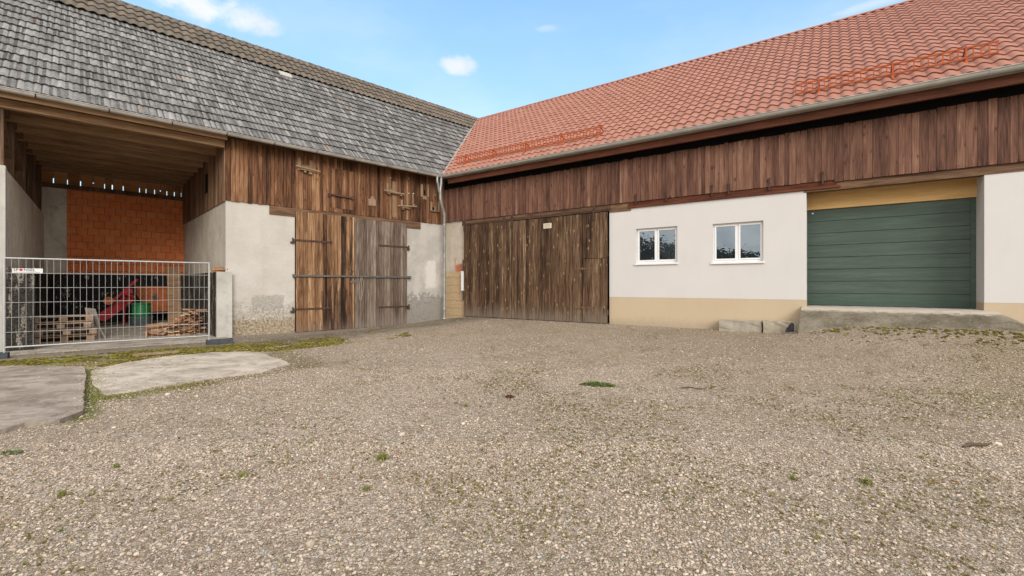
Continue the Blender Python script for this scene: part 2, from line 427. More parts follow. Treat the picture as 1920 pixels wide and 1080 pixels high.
M_pier = m_concrete('plaster_grey_pier', (.42, .40, .36), (.55, .53, .48), (.3, .27, .22), .3)

def m_bitumen():
    m, t, b = material('bitumen_black_splashed'); o = t.obj()
    n = t.noise(o, 3, 5, .6); n2 = t.noise(o, 22, 6, .72); n3 = t.noise(t.scl(o, (1, 1, .4)), 7, 6, .7)
    c = t.mix(t.sm(n, .3, .7), (.006, .006, .006), (.022, .019, .016))
    c = t.mix(t.m('MULTIPLY', t.sm(n3, .585, .64), t.sm(n2, .40, .56)), c, (.46, .43, .38))
    fin(t, b, c, .7, t.bump(n2, .6, .02)); return m
M_bit = m_bitumen()
def m_bitumen_old():
    m, t, b = material('bitumen_flaking'); o = t.obj()
    n2 = t.noise(o, 26, 6, .72); n3 = t.noise(t.scl(o, (1, 1, .25)), 6, 6, .7)
    c = t.mix(t.sm(n2, .4, .6), (.012, .011, .010), (.05, .042, .033))
    c = t.mix(t.m('MULTIPLY', t.sm(n3, .52, .60), t.sm(n2, .40, .55)), c, (.27, .24, .19))
    fin(t, b, c, .8, t.bump(n2, .8, .03)); return m
M_bit2 = m_bitumen_old()

def m_brick():
    m, t, b = material('hollow_brick_orange'); o = t.obj(); X, Y, Z = t.sep(o)
    v = t.comb(X, Z, 0.0)
    n = t.node('ShaderNodeTexBrick'); t.put(n.inputs['Vector'], v)
    n.offset = .5; n.inputs['Scale'].default_value = 1; n.inputs['Brick Width'].default_value = .29; n.inputs['Row Height'].default_value = .25
    n.inputs['Mortar Size'].default_value = .009; n.inputs['Mortar Smooth'].default_value = .2
    n.inputs['Color1'].default_value = (.72, .20, .062, 1); n.inputs['Color2'].default_value = (.78, .26, .09, 1); n.inputs['Mortar'].default_value = (.26, .12, .07, 1)
    # horizontal joints carry grey mortar here and there
    zz = t.m('FRACT', t.m('DIVIDE', Z, .25)); hj = t.m('MINIMUM', zz, t.m('SUBTRACT', 1.0, zz))
    nn = t.noise(o, 3.2, 5, .6)
    c = t.mix(t.m('MULTIPLY', t.sm(hj, .045, .02), t.sm(nn, .47, .58)), n.outputs[0], (.42, .33, .26))
    c = t.mix(t.m('MULTIPLY', t.sm(t.noise(o, 5, 5, .6), .4, .8), .4), c, (.30, .085, .035))
    rib = t.m('SINE', t.m('MULTIPLY', X, 260.))
    fin(t, b, c, .85, t.bump(t.m('ADD', t.m('MULTIPLY', n.outputs[1], -1.), t.m('MULTIPLY', rib, .12)), .7, .01)); return m
OFF[0] = OFFB
M_brick = m_brick()
OFF[0] = None

def m_oldpier():
    m, t, b = material('plaster_over_stone'); o = t.obj(); X, Y, Z = t.sep(o)
    n1 = t.noise(o, 3.2, 6, .65); n2 = t.noise(o, 14, 6, .7)
    c = t.mix(t.sm(n1, .3, .7), (.44, .375, .295), (.53, .47, .39))
    k = t.m('ADD', Z, t.m('MULTIPLY', t.m('SUBTRACT', n1, .5), 1.0))
    zz = t.m('FRACT', t.m('DIVIDE', Z, .29)); hj = t.m('MINIMUM', zz, t.m('SUBTRACT', 1.0, zz))
    st = t.mix(t.sm(n2, .35, .65), (.40, .27, .15), (.50, .37, .22))
    st = t.mix(t.sm(hj, .06, .02), st, (.30, .23, .16))
    c = t.mix(t.sm(k, .55, .35), c, st)
    q = t.m('MULTIPLY', t.m('MULTIPLY', t.sm(k, .35, .55), t.sm(k, 1.0, .8)), t.sm(t.m('ADD', X, t.m('MULTIPLY', n2, .4)), .65, .9))
    c = t.mix(q, c, (.40, .14, .07))
    fin(t, b, c, .92, t.bump(t.m('ADD', n1, t.m('MULTIPLY', n2, .5)), .6, .03)); return m
OFF[0] = OFFF
M_oldpier = m_oldpier()
OFF[0] = None

def m_tile_grey():
    m, t, b = material('concrete_tile_bleached'); o = t.obj(); tone = t.attr('tone')
    n = t.noise(o, 7, 5, .7); n2 = t.noise(o, 38, 5, .7); nl = t.noise(o, .7, 3)
    f = t.m('ADD', t.m('MULTIPLY', tone, .80), t.m('MULTIPLY', t.m('SUBTRACT', n2, .5), 1.1))
    f = t.m('ADD', f, t.m('MULTIPLY', t.m('SUBTRACT', n, .5), .6))
    f = t.m('ADD', f, t.m('MULTIPLY', t.m('SUBTRACT', nl, .5), .25))
    c = t.ramp(f, [(.02, (.055, .052, .049)), (.25, (.115, .109, .103)), (.45, (.215, .207, .197)), (.85, (.40, .388, .37))])
    li = t.vor(o, 1.15); c = t.mix(t.m('MULTIPLY', t.sm(li, .075, .04), t.sm(n2, .4, .5)), c, (.42, .17, .03))
    fin(t, b, c, .9, t.bump(n2, .3, .006)); return m
M_tgrey = m_tile_grey()
def m_tile_brown():
    m, t, b = material('concrete_tile_brown_mossy'); o = t.obj(); tone = t.attr('tone')
    n = t.noise(o, 5, 5, .65); n2 = t.noise(o, 30, 5, .7)
    f = t.m('ADD', t.m('MULTIPLY', tone, .18), t.m('ADD', t.m('MULTIPLY', n, .50), t.m('MULTIPLY', n2, .45)))
    c = t.ramp(f, [(.25, (.055, .047, .040)), (.55, (.14, .115, .092)), (.85, (.25, .19, .13))])
    c = t.mix(t.m('MULTIPLY', t.sm(n, .5, .7), .35), c, (.10, .10, .045))
    fin(t, b, c, .9, t.bump(n2, .3, .006)); return m
M_tbrown = m_tile_brown()
def m_tile_red():
    m, t, b = material('clay_tile_salmon'); o = t.obj(); tone = t.attr('tone')
    n = t.noise(o, 4, 5, .65); n2 = t.noise(o, 50, 4, .7)
    f = t.m('ADD', t.m('MULTIPLY', tone, .28), t.m('ADD', t.m('MULTIPLY', n, .4), t.m('MULTIPLY', n2, .25)))
    c = t.ramp(f, [(.1, (.275, .112, .072)), (.5, (.355, .155, .106)), (.9, (.41, .20, .142))])
    fin(t, b, c, .62, t.bump(n2, .15, .004)); return m
M_tred = m_tile_red()

def m_garage():
    m, t, b = material('garage_panel_green'); o = t.obj()
    g = t.noise(t.scl(o, (.05, 1, 1)), 60, 5, .65, .2); g2 = t.noise(t.scl(o, (.08, 1, 1)), 9, 4, .6)
    f = t.m('ADD', t.m('MULTIPLY', g, .6), t.m('MULTIPLY', g2, .5))
    c = t.ramp(f, [(.3, (.052, .076, .060)), (.55, (.072, .103, .083)), (.8, (.12, .152, .13))])
    z = t.sep(o)[2]; c = t.mix(t.m('MULTIPLY', t.sm(z, -.2, -.5), .5), c, (.035, .075, .05))
    fin(t, b, c, .5, t.bump(g, .35, .004)); return m
OFF[0] = OFFF
M_garage = m_garage()
OFF[0] = None

def m_glass():
    m, t, b = material('window_glass_coated')
    t.n.remove(b); out = t.n['Material Output']
    g = t.node('ShaderNodeBsdfGlossy'); g.inputs['Roughness'].default_value = .01; g.inputs['Color'].default_value = (.74, .88, 1, 1)
    dd = t.node('ShaderNodeBsdfDiffuse'); dd.inputs['Color'].default_value = (.02, .024, .028, 1)
    mx = t.node('ShaderNodeMixShader'); mx.inputs[0].default_value = .25
    o = t.obj(); t.put(g.inputs['Normal'], t.bump(t.noise(o, 1.6, 1), .05, .02))
    t.l.new(dd.outputs[0], mx.inputs[1]); t.l.new(g.outputs[0], mx.inputs[2]); t.l.new(mx.outputs[0], out.inputs[0]); return m
M_glass = m_glass()

# yard: gravel with moss, leaf litter, worn patches
def m_gravel():
    m, t, b = material('yard_gravel'); o = t.obj(); X, Y, Z = t.sep(o)
    w = t.noise(o, 9, 3); ov = t.vm('ADD', o, t.vm('SCALE', t.comb(w, w, w), None, .03))
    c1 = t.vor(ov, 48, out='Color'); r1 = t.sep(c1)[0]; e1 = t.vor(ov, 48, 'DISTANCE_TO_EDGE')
    c2 = t.vor(ov, 19, out='Color'); r2 = t.sep(c2)[1]; d2 = t.vor(ov, 19)
    big = t.noise(o, .35, 5, .6); mid = t.noise(o, 1.7, 6, .65); fine = t.noise(o, 60, 6, .75); fb = t.noise(o, 14, 6, .7)
    f = t.m('ADD', t.m('MULTIPLY', r1, .46), t.m('ADD', t.m('MULTIPLY', t.m('SUBTRACT', fine, .5), 1.0), t.m('ADD', t.m('MULTIPLY', t.m('SUBTRACT', fb, .5), .6), .34)))
    c = t.ramp(f, [(.16, (.11, .078, .048)), (.36, (.28, .21, .145)), (.58, (.48, .392, .303)), (.82, (.65, .555, .445)), (.97, (.70, .63, .54))])
    pal = t.mix(t.sm(r2, .86, .93), c, t.mix(r1, (.56, .50, .43), (.40, .40, .39)))
    c = t.mix(t.sm(d2, .42, .30), c, pal)
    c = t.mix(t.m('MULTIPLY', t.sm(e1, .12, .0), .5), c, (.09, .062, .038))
    c = t.mix(t.m('MULTIPLY', t.sm(big, .38, .68), .22), c, (.22, .165, .11), 'MIX')
    pt = t.noise(t.vm('ADD', o, (3., 9., 0.)), .9, 6, .68)
    c = t.mix(t.m('MULTIPLY', t.sm(pt, .47, .66), .45), c, t.mix(fb, (.21, .155, .10), (.36, .285, .20)))
    ryy = t.m('ADD', t.m('MULTIPLY', t.m('SUBTRACT', X, C0.x), .5778), t.m('MULTIPLY', t.m('SUBTRACT', Y, C0.y), .8162))
    far_ = t.m('MULTIPLY', t.sm(t.m('ADD', ryy, t.m('MULTIPLY', t.m('SUBTRACT', mid, .5), 3.)), -6.5, -3.), t.sm(fb, .36, .6))
    c = t.mix(t.m('MULTIPLY', far_, .42), c, t.mix(t.sm(mid, .4, .6), (.33, .25, .155), (.27, .20, .13)))
    pt2 = t.noise(t.vm('ADD', o, (13., 2., 0.)), 3.2, 6, .7)
    c = t.mix(t.m('MULTIPLY', t.sm(pt2, .50, .66), .35), c, (.25, .19, .125))
    # dry brown litter
    c = t.mix(t.m('MULTIPLY', t.m('MULTIPLY', t.sm(mid, .58, .70), t.sm(fb, .45, .62)), .55), c, (.20, .105, .050))
    # moss specks, thicker in the strips named below
    ms = t.m('MULTIPLY', t.sm(t.noise(o, 24, 5, .75), .54, .62), t.sm(t.m('ADD', t.noise(t.vm('ADD', o, (7., 3., 0.)), .8, 5, .65), t.m('MULTIPLY', t.m('MULTIPLY', t.sm(X, -1.6, -.2), t.sm(Y, 5.2, 3.2)), .10)), .49, .60))
    moss = t.mix(t.noise(o, 40, 3), (.085, .085, .014), (.20, .175, .022))
    c = t.mix(t.m('MULTIPLY', ms, .85), c, moss)
    # coordinates along the long wing
    rx = t.m('SUBTRACT', X, C0.x); ry = t.m('SUBTRACT', Y, C0.y)
    lx = t.m('ADD', t.m('MULTIPLY', rx, .722), t.m('MULTIPLY', ry, .692))
    ly = t.m('ADD', t.m('MULTIPLY', rx, -.692), t.m('MULTIPLY', ry, .722))
    wn = t.m('MULTIPLY', t.m('SUBTRACT', mid, .5), 1.2)
    lyw = t.m('ADD', ly, wn)
    strip = t.m('MULTIPLY', t.sm(lyw, -4.1, -3.7), t.sm(lyw, -1.45, -1.95))
    # dirt apron along the walls: fine earth instead of stones
    earth = t.m('MULTIPLY', t.sm(lyw, -3.4, -2.6), t.sm(lx, 2.6, .6))
    ec = t.mix(t.sm(fb, .3, .7), (.235, .192, .145), (.36, .305, .24))
    c = t.mix(t.m('MULTIPLY', earth, .72), c, ec)
    st2 = t.m('MULTIPLY', strip, t.m('MULTIPLY', t.sm(lx, -4.6, -6.2), t.sm(t.m('ADD', fb, t.m('MULTIPLY', t.m('SUBTRACT', mid, .5), .8)), .36, .52)))
    c = t.mix(t.m('MULTIPLY', st2, .95), c, t.mix(t.sm(t.noise(o, 2.2, 4), .35, .65), (.115, .080, .016), (.27, .25, .028)))
    dk = t.m('MULTIPLY', t.m('MULTIPLY', t.sm(lyw, -2.9, -2.2), t.sm(lyw, -.5, -1.2)), t.sm(lx, -8., -5.5))
    c = t.mix(t.m('MULTIPLY', t.m('MULTIPLY', dk, t.sm(lx, .6, -1.)), t.sm(mid, .3, .62, .2, .8)), c, t.mix(t.sm(fb, .4, .6), (.125, .10, .07), (.20, .165, .11)))
    # rim of moss round the pale slab
    def seg(ax, ay, bx, by, wd, col, amt, th=.40):
        nonlocal c
        L2 = (bx-ax)**2+(by-ay)**2
        u = t.m('DIVIDE', t.m('ADD', t.m('MULTIPLY', t.m('SUBTRACT', X, ax), bx-ax), t.m('MULTIPLY', t.m('SUBTRACT', Y, ay), by-ay)), L2, clamp=False)
        u = t.m('MINIMUM', t.m('MAXIMUM', u, 0.), 1.)
        qx = t.m('SUBTRACT', X, t.m('ADD', t.m('MULTIPLY', u, bx-ax), ax)); qy = t.m('SUBTRACT', Y, t.m('ADD', t.m('MULTIPLY', u, by-ay), ay))
        dd_ = t.m('SQRT', t.m('ADD', t.m('MULTIPLY', qx, qx), t.m('MULTIPLY', qy, qy)))
        dd_ = t.m('ADD', dd_, t.m('MULTIPLY', t.m('SUBTRACT', fb, .5), wd*1.6))
        c = t.mix(t.m('MULTIPLY', t.m('MULTIPLY', t.sm(dd_, wd, wd*.3), t.sm(fine, th, th+.14)), amt), c, col)
    seg(-5.25, 5.75, -4.55, 6.7, .32, (.16, .15, .024), .95, .30)
    seg(-4.55, 6.7, -3.7, 8.1, .34, (.17, .125, .05), .85, .38)
    seg(-3.7, 8.1, -4.9, 9.7, .5, (.17, .14, .06), .75, .38)
    seg(-4.75, 4.95, -7.2, 7.75, .30, (.13, .15, .02), .95, .22)
    seg(5.9, 5.6, 8.2, 7.6, .75, (.19, .17, .035), .75, .47)
    seg(7.2, 9.9, 9.8, 8.3, .35, (.17, .16, .03), .9, .40)
    seg(3.2, 5.0, 4.2, 4.6, .5, (.16, .12, .03), .6, .47)
    h = t.m('ADD', t.m('MULTIPLY', t.sm(e1, 0., .25), .6), t.m('ADD', t.m('MULTIPLY', fine, .7), t.m('MULTIPLY', t.sm(d2, .5, .1), .5)))
    fin(t, b, c, .95, t.bump(h, .9, .016)); return m
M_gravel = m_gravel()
def m_stone():
    m, t, b = material('gravel_stone'); o = t.obj(); tone = t.attr('tone')
    n = t.noise(o, 70, 4, .6)
    f = t.m('ADD', tone, t.m('MULTIPLY', t.m('SUBTRACT', n, .5), .25))
    c = t.ramp(f, [(.0, (.18, .132, .086)), (.2, (.33, .254, .184)), (.45, (.48, .392, .308)), (.72, (.60, .505, .41)), (.86, (.69, .61, .51)), (.90, (.38, .40, .41)), (.94, (.30, .31, .32)), (.965, (.40, .15, .08)), (1., (.34, .18, .10))])
    fin(t, b, c, .92); return m
M_stone = m_stone()
def m_moss():
    m, t, b = material('moss_green'); o = t.obj(); tone = t.attr('tone')
    c = t.ramp(tone, [(0, (.085, .060, .012)), (.4, (.12, .105, .014)), (.75, (.17, .15, .02)), (1, (.25, .20, .03))])
    fin(t, b, c, .95); return m
M_moss = m_moss()
def m_leaf(name, a, c_):
    m, t, b = material(name); c = t.mix(t.attr('tone'), a, c_)
    fin(t, b, c, .7); return m
M_grass = m_leaf('grass_blade', (.10, .13, .02), (.30, .29, .08))
M_weed = m_leaf('weed_leaf', (.055, .095, .016), (.15, .22, .04))
M_redweed = m_leaf('reddish_leaf', (.11, .02, .02), (.22, .08, .06))
M_treeleaf = m_leaf('tree_leaf', (.025, .035, .014), (.09, .085, .04))
M_blossom = m_leaf('blossom_leaf', (.30, .30, .26), (.55, .55, .5))
M_bark = simple('bark', (.07, .055, .042), .9, 0, .4, 20, .6)

# slab materials
def m_slab(name, c0, c1, dark):
    m, t, b = material(name); o = t.obj()
    n0 = t.noise(t.scl(o, (1, 1.6, 1)), .9, 6, .65, .6); n1 = t.noise(o, 4, 8, .74); f = t.noise(o, 110, 3, .7)
    c = t.mix(t.sm(n0, .32, .66), c0, c1)
    c = t.mix(t.m('MULTIPLY', t.sm(n1, .44, .66), .75), c, dark)
    st = t.noise(t.scl(o, (1, 1.5, 1)), 1.5, 8, .72, .5); c = t.mix(t.m('MULTIPLY', t.sm(st, .52, .60), .6), c, tuple(min(1, q*1.12) for q in c1))
    c = t.mix(t.m('MULTIPLY', t.sm(st, .46, .38), .5), c, tuple(q*.7 for q in dark))
    c = t.mix(t.m('MULTIPLY', t.sm(f, .56, .70), .6), c, tuple(q*.5 for q in dark))
    cr = t.vor(t.vm('ADD', o, t.vm('SCALE', t.comb(n1, n0, n1), None, 1.2)), .55, 'DISTANCE_TO_EDGE')
    c = t.mix(t.m('MULTIPLY', t.sm(cr, .008, .001), .6), c, (.08, .065, .05))
    fin(t, b, c, .88, t.bump(t.m('ADD', n1, t.m('MULTIPLY', f, .5)), .45, .01)); return m
M_slab1 = m_slab('slab_grey', (.25, .205, .165), (.39, .333, .28), (.17, .14, .11))
M_slab2 = m_slab('slab_pale', (.41, .35, .285), (.55, .485, .405), (.30, .25, .195))
M_floor = m_slab('floor_dusty', (.38, .33, .265), (.50, .44, .365), (.22, .185, .145))
def m_ramp():
    m, t, b = material('ramp_concrete_weathered'); o = t.obj(); Z = t.sep(o)[2]
    n0 = t.noise(o, 1.3, 6, .65); n1 = t.noise(t.scl(o, (1, 1, 2.5)), 7, 7, .7); f = t.noise(o, 80, 4, .7)
    c = t.mix(t.sm(n0, .3, .7), (.115, .095, .065), (.27, .232, .178))
    c = t.mix(t.m('MULTIPLY', t.sm(n1, .5, .66), .6), c, (.085, .075, .045))
    c = t.mix(t.m('MULTIPLY', t.sm(t.noise(o, 24, 5, .7), .55, .68), .55), c, (.40, .36, .29))
    k = t.m('ADD', Z, t.m('MULTIPLY', t.m('SUBTRACT', n1, .5), .16))
    c = t.mix(t.sm(k, -.62, -.565), c, (.47, .42, .35))
    c = t.mix(t.m('MULTIPLY', t.sm(f, .6, .7), .4), c, (.42, .38, .32))
    fin(t, b, c, .9, t.bump(t.m('ADD', n1, t.m('MULTIPLY', f, .5)), .6, .015)); return m
M_ramp = m_ramp()

# ------------------------------------------------------------------ ground
rng = random.Random(7); nr = np.random.default_rng(7)
def axis_pts(lo, hi, c, d0, g, far):
    """spacing grows away from c"""
    out = [c]; d = d0
    while out[-1] < far: out.append(out[-1]+d); d = d*g if out[-1] > hi else d0
    neg = [c]; d = d0
    while neg[-1] > -far: neg.append(neg[-1]-d); d = d*g if neg[-1] < lo else d0
    return np.array(sorted(set(neg[1:]+out)))
def npnoise(X, Y, s, seed):
    r = np.random.default_rng(seed); out = np.zeros_like(X)
    for k in range(10):
        a = r.uniform(0, 2*pi); f = s*r.uniform(.6, 1.8); ph = r.uniform(0, 2*pi)
        out += np.sin((X*cos(a)+Y*sin(a))*f+ph+1.3*np.sin((X*sin(a)-Y*cos(a))*f*.7+ph*2))
    return out/10
def sstep(a, b, v):
    u = np.clip((v-a)/(b-a), 0, 1); return u*u*(3-2*u)
def gz_np(X, Y):
    rx, ry = X-C0.x, Y-C0.y
    x = .8162*rx-.5778*ry; y = .5778*rx+.8162*ry; ly = -.692*rx+.722*ry
    wx = sstep(-.6, 1.4, x); w = sstep(-6.5, -.3, y)*wx*sstep(1.5, -.5, ly)
    z = -1.45+w*.27
    z += .34*np.exp(-((x-13.8)/1.9)**4-((y+1.15)/1.0)**2)*wx+.40*np.exp(-((x-16.8)/1.6)**2-(y/1.6)**2)*wx
    near = np.exp(-((X/18)**2+((Y-7)/14)**2))
    z += near*(.018*npnoise(X, Y, 1.1, 1)+.010*npnoise(X, Y, 4.0, 2)+.0045*npnoise(X, Y, 17., 3))
    return z
xs = axis_pts(-9, 10, 0., .075, 1.09, 400.); ys = axis_pts(1.5, 14, 5., .075, 1.09, 400.)
GX, GY = np.meshgrid(xs, ys); GZ = gz_np(GX, GY)
nx, ny = len(xs), len(ys)
V = np.stack([GX, GY, GZ+CH], -1).reshape(-1, 3)
I = np.arange((ny-1)*(nx-1)); r_ = I//(nx-1); c_ = I % (nx-1); a0 = r_*nx+c_
Fq = np.stack([a0, a0+1, a0+nx+1, a0+nx], -1)
def npmesh(name, V, Fq, mat, tone=None, smooth=False):
    me = bpy.data.meshes.new(name); k = Fq.shape[1]
    me.vertices.add(len(V)); me.vertices.foreach_set('co', V.astype(np.float32).ravel())
    me.loops.add(Fq.size); me.loops.foreach_set('vertex_index', Fq.astype(np.int32).ravel())
    me.polygons.add(len(Fq)); me.polygons.foreach_set('loop_start', np.arange(0, Fq.size, k, dtype=np.int32))
    me.update(calc_edges=True); me.validate()
    if tone is not None:
        at = me.attributes.new('tone', 'FLOAT', 'FACE'); at.data.foreach_set('value', tone.astype(np.float32))
    me.polygons.foreach_set('use_smooth', [smooth]*len(Fq))
    me.materials.append(mat); return me
def put(name, me, label=None, cat=None, kind=None):
    o = bpy.data.objects.new(name, me); S.collection.objects.link(o)
    if label: o['label'] = label
    if cat: o['category'] = cat
    if kind: o['kind'] = kind
    return o
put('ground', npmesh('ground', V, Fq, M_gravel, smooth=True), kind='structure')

# polygons on the ground where no loose stones lie
slab1 = [(-13, 8.3), (-10, 8.0), (-8.81, 7.92), (-7.36, 7.83), (-6.6, 7.05), (-5.7, 6.05), (-4.78, 5.08), (-4.72, 4.75), (-4.95, 4.62), (-5.0, 4.2), (-5.25, 3.9), (-5.6, 3.2), (-6.6, 2.6), (-13, 3)]
slab2 = [(-7.15, 7.8), (-7.18, 8.5), (-6.95, 9.25), (-6.39, 9.7), (-5.68, 9.86), (-5.2, 9.55), (-4.83, 9.12), (-4.3, 8.6), (-4.06, 8.25), (-4.12, 7.85), (-4.1, 7.5), (-4.64, 7.05), (-4.85, 6.75), (-5.08, 6.48), (-5.12, 6.2), (-5.36, 5.95), (-5.75, 6.3), (-6.2, 6.75), (-6.75, 7.3)]
def inside(poly, X, Y):
    c = np.zeros(X.shape, bool); n = len(poly)
    for i in range(n):
        (x1, y1), (x2, y2) = poly[i], poly[(i+1) % n]
        if y1 == y2: continue
        k = ((y1 > Y) != (y2 > Y)) & (X < (x2-x1)*(Y-y1)/(y2-y1)+x1); c ^= k
    return c
def rough_poly(poly, n, amp, r):
    out = []
    for i in range(len(poly)):
        a, b = Vector(poly[i]), Vector(poly[(i+1) % len(poly)]); d = b-a; k = max(1, int(d.length/n)); nrm = Vector((-d.y, d.x)).normalized()
        for j in range(k):
            q = a+d*j/k+nrm*r.uniform(-amp, amp); out.append((q.x, q.y))
    return out
def slab(name, poly, z, mat, amp):
    mb = MB(); P = rough_poly(poly, .16, amp, rng)
    mb.prism(P, z-.2, z)
    me = mb.mesh(name, FW, mat)
    o = put(name, me, kind='structure'); return o
slab('concrete_slab', slab1, -1.395, M_slab1, .014)
slab('concrete_patch', slab2, -1.432, M_slab2, .035)

# crushed stones: one heap of stuff, dense near the eye, thinner far off
def scatter(n, ymin, ymax, smin, smax, seed, wide=1.35):
    r = np.random.default_rng(seed)
    Y = np.sqrt(r.uniform(ymin**2, ymax**2, n)); X = r.uniform(-1, 1, n)*(wide*Y+.6)
    s = smin*(smax/smin)**(r.uniform(0, 1, n)**2.5)
    rx, ry = X-C0.x, Y-C0.y
    yr = .5778*rx+.8162*ry; lxx = .722*rx+.692*ry; lyy = -.692*rx+.722*ry
    dens = .62+.38*np.clip(npnoise(X, Y, 1.4, 11)*1.8+.5, 0, 1)
    ok = (yr < -.15) & (lyy < -.2) & (r.uniform(0, 1, n) < dens)
    for P_, k_ in ((slab1, .035), (slab2, .10)):
        ins = inside(P_, X, Y); dist = np.full(n, 9.)
        for i in range(len(P_)):
            a_, b_ = np.array(P_[i]), np.array(P_[(i+1) % len(P_)]); e_ = b_-a_
            u_ = np.clip(((X-a_[0])*e_[0]+(Y-a_[1])*e_[1])/(e_@e_), 0, 1)
            dist = np.minimum(dist, np.hypot(X-a_[0]-u_*e_[0], Y-a_[1]-u_*e_[1]))
        ok &= ~ins | ((r.uniform(0, 1, n) < .9*np.exp(-dist/k_)+.004) & (s < .03))
    xr = .8162*rx-.5778*ry
    ok &= ~((xr > 11.8) & (xr < 15.8) & (yr > -.95))
    ok &= ~((lyy > -3.0) & (lxx < .5) & (r.uniform(0, 1, n) < .88))
    return X[ok], Y[ok], s[ok]
def ico():
    import bmesh
    bm = bmesh.new(); bmesh.ops.create_icosphere(bm, subdivisions=1, radius=1)
    v = np.array([q.co[:] for q in bm.verts]); f = np.array([[q.index for q in p.verts] for p in bm.faces]); bm.free(); return v, f
IV, IF = ico()
def stones(name, sets, label):
    X = np.concatenate([q[0] for q in sets]); Y = np.concatenate([q[1] for q in sets]); s = np.concatenate([q[2] for q in sets])
    n = len(X); r = np.random.default_rng(n)
    v = np.repeat(IV[None], n, 0)*r.uniform(.68, 1.15, (n, len(IV), 1))
    v *= np.stack([r.uniform(.7, 1.35, n), r.uniform(.6, 1.1, n), r.uniform(.38, .8, n)], -1)[:, None]
    a = r.uniform(0, 2*pi, n); ca, sa = np.cos(a), np.sin(a)
    tx = r.uniform(-.5, .5, n)
    y1 = v[..., 1]*np.cos(tx)[:, None]-v[..., 2]*np.sin(tx)[:, None]; z1 = v[..., 1]*np.sin(tx)[:, None]+v[..., 2]*np.cos(tx)[:, None]
    x2 = v[..., 0]*ca[:, None]-y1*sa[:, None]; y2 = v[..., 0]*sa[:, None]+y1*ca[:, None]
    zg = gz_np(X, Y)+CH
    zg = np.where(inside(slab1, X, Y), CH-1.395, zg); zg = np.where(inside(slab2, X, Y), CH-1.432, zg)
    z0 = zg+s*.5*r.uniform(-.15, .55, n)
    VV = np.stack([x2*s[:, None]*.5+X[:, None], y2*s[:, None]*.5+Y[:, None], z1*s[:, None]*.5+z0[:, None]], -1).reshape(-1, 3)
    FF = (IF[None]+np.arange(n)[:, None, None]*len(IV)).reshape(-1, 3)
    t_ = np.clip(r.beta(2.1, 1.9, n)*.80+.12*npnoise(X, Y, 1.3, 77), 0, .84); u = r.uniform(0, 1, n)
    t_ = np.where(u < .03, r.uniform(.88, .94, n), t_); t_ = np.where(u > .988, r.uniform(.955, 1, n), t_)
    me = npmesh(name, VV, FF, M_stone, np.repeat(t_, len(IF)))
    return put(name, me, label, 'gravel', 'stuff')
stones('gravel', [scatter(120000, 1.7, 4.2, .0065, .028, 21), scatter(220, 1.9, 9, .04, .075, 24)],
       'loose crushed stones strewn over the near part of the yard')
IV8 = np.array([(1, 0, 0), (0, 1, 0), (-1, 0, 0), (0, -1, 0), (0, 0, 1), (0, 0, -1)], float)
IF8 = np.array([(0, 1, 4), (1, 2, 4), (2, 3, 4), (3, 0, 4), (1, 0, 5), (2, 1, 5), (3, 2, 5), (0, 3, 5)])
IV_, IF_ = IV, IF; IV, IF = IV8, IF8
stones('gravel', [scatter(105000, 4.2, 8, .011, .033, 22), scatter(80000, 8, 16, .017, .040, 23)], 'loose crushed stones strewn over the far part of the yard')
IV, IF = IV_, IF_

# ------------------------------------------------------------------ facade helpers
def panel(x0, x1, z0, z1, yf, yb, holes=(), mb=None):
    """wall between yf (front) and yb (back) with rectangular openings (x0,x1,z0,z1)"""
    mb = mb or MB()
    xs_ = sorted(set([x0, x1]+[q for h in holes for q in h[:2]])); zs_ = sorted(set([z0, z1]+[q for h in holes for q in h[2:]]))
    hole = lambda x, z: any(h[0] < x < h[1] and h[2] < z < h[3] for h in holes)
    for i in range(len(xs_)-1):
        for j in range(len(zs_)-1):
            a, b_, c, e = xs_[i], xs_[i+1], zs_[j], zs_[j+1]
            if hole((a+b_)/2, (c+e)/2): continue
            mb.add([(a, yf, c), (b_, yf, c), (b_, yf, e), (a, yf, e)], [(0, 1, 2, 3)])
            mb.add([(a, yb, c), (b_, yb, c), (b_, yb, e), (a, yb, e)], [(3, 2, 1, 0)])
    def rim(a, b_, c, e, inn):
        q = [((a, c), (b_, c)), ((b_, c), (b_, e)), ((b_, e), (a, e)), ((a, e), (a, c))]
        for (p1, p2) in q:
            f = [(p1[0], yf, p1[1]), (p1[0], yb, p1[1]), (p2[0], yb, p2[1]), (p2[0], yf, p2[1])]
            mb.add(f, [(0, 1, 2, 3) if inn else (3, 2, 1, 0)])
    rim(x0, x1, z0, z1, False)
    for h in holes: rim(*h, True)
    return mb
def boards(mb, x0, x1, z0, z1, yf, w=.14, gap=.010, th=.022, r=rng, jz=.0, jy=.004, holes=(), zf=None, var=.25):
    x = x0
    while x < x1-.02:
        ww = min(w*r.uniform(1-var, 1+var), x1-x)
        if x1-x-ww < .04: ww = x1-x
        dy = r.uniform(0, jy); a, b_ = x+gap/2, x+ww-gap/2; tone = r.random()
        zb = z0+r.uniform(-jz, jz); zt = zf((a+b_)/2) if zf else z1
        segs = [(zb, zt)]
        for h in holes:
            if h[0] < (a+b_)/2 < h[1]:
                segs = [q for s_ in segs for q in ((s_[0], min(s_[1], h[2])), (max(s_[0], h[3]), s_[1])) if q[1]-q[0] > .01]
        for s_ in segs: mb.box(a, b_, yf-dy-th, yf-dy, s_[0], s_[1], tone)
        x += ww
    return mb
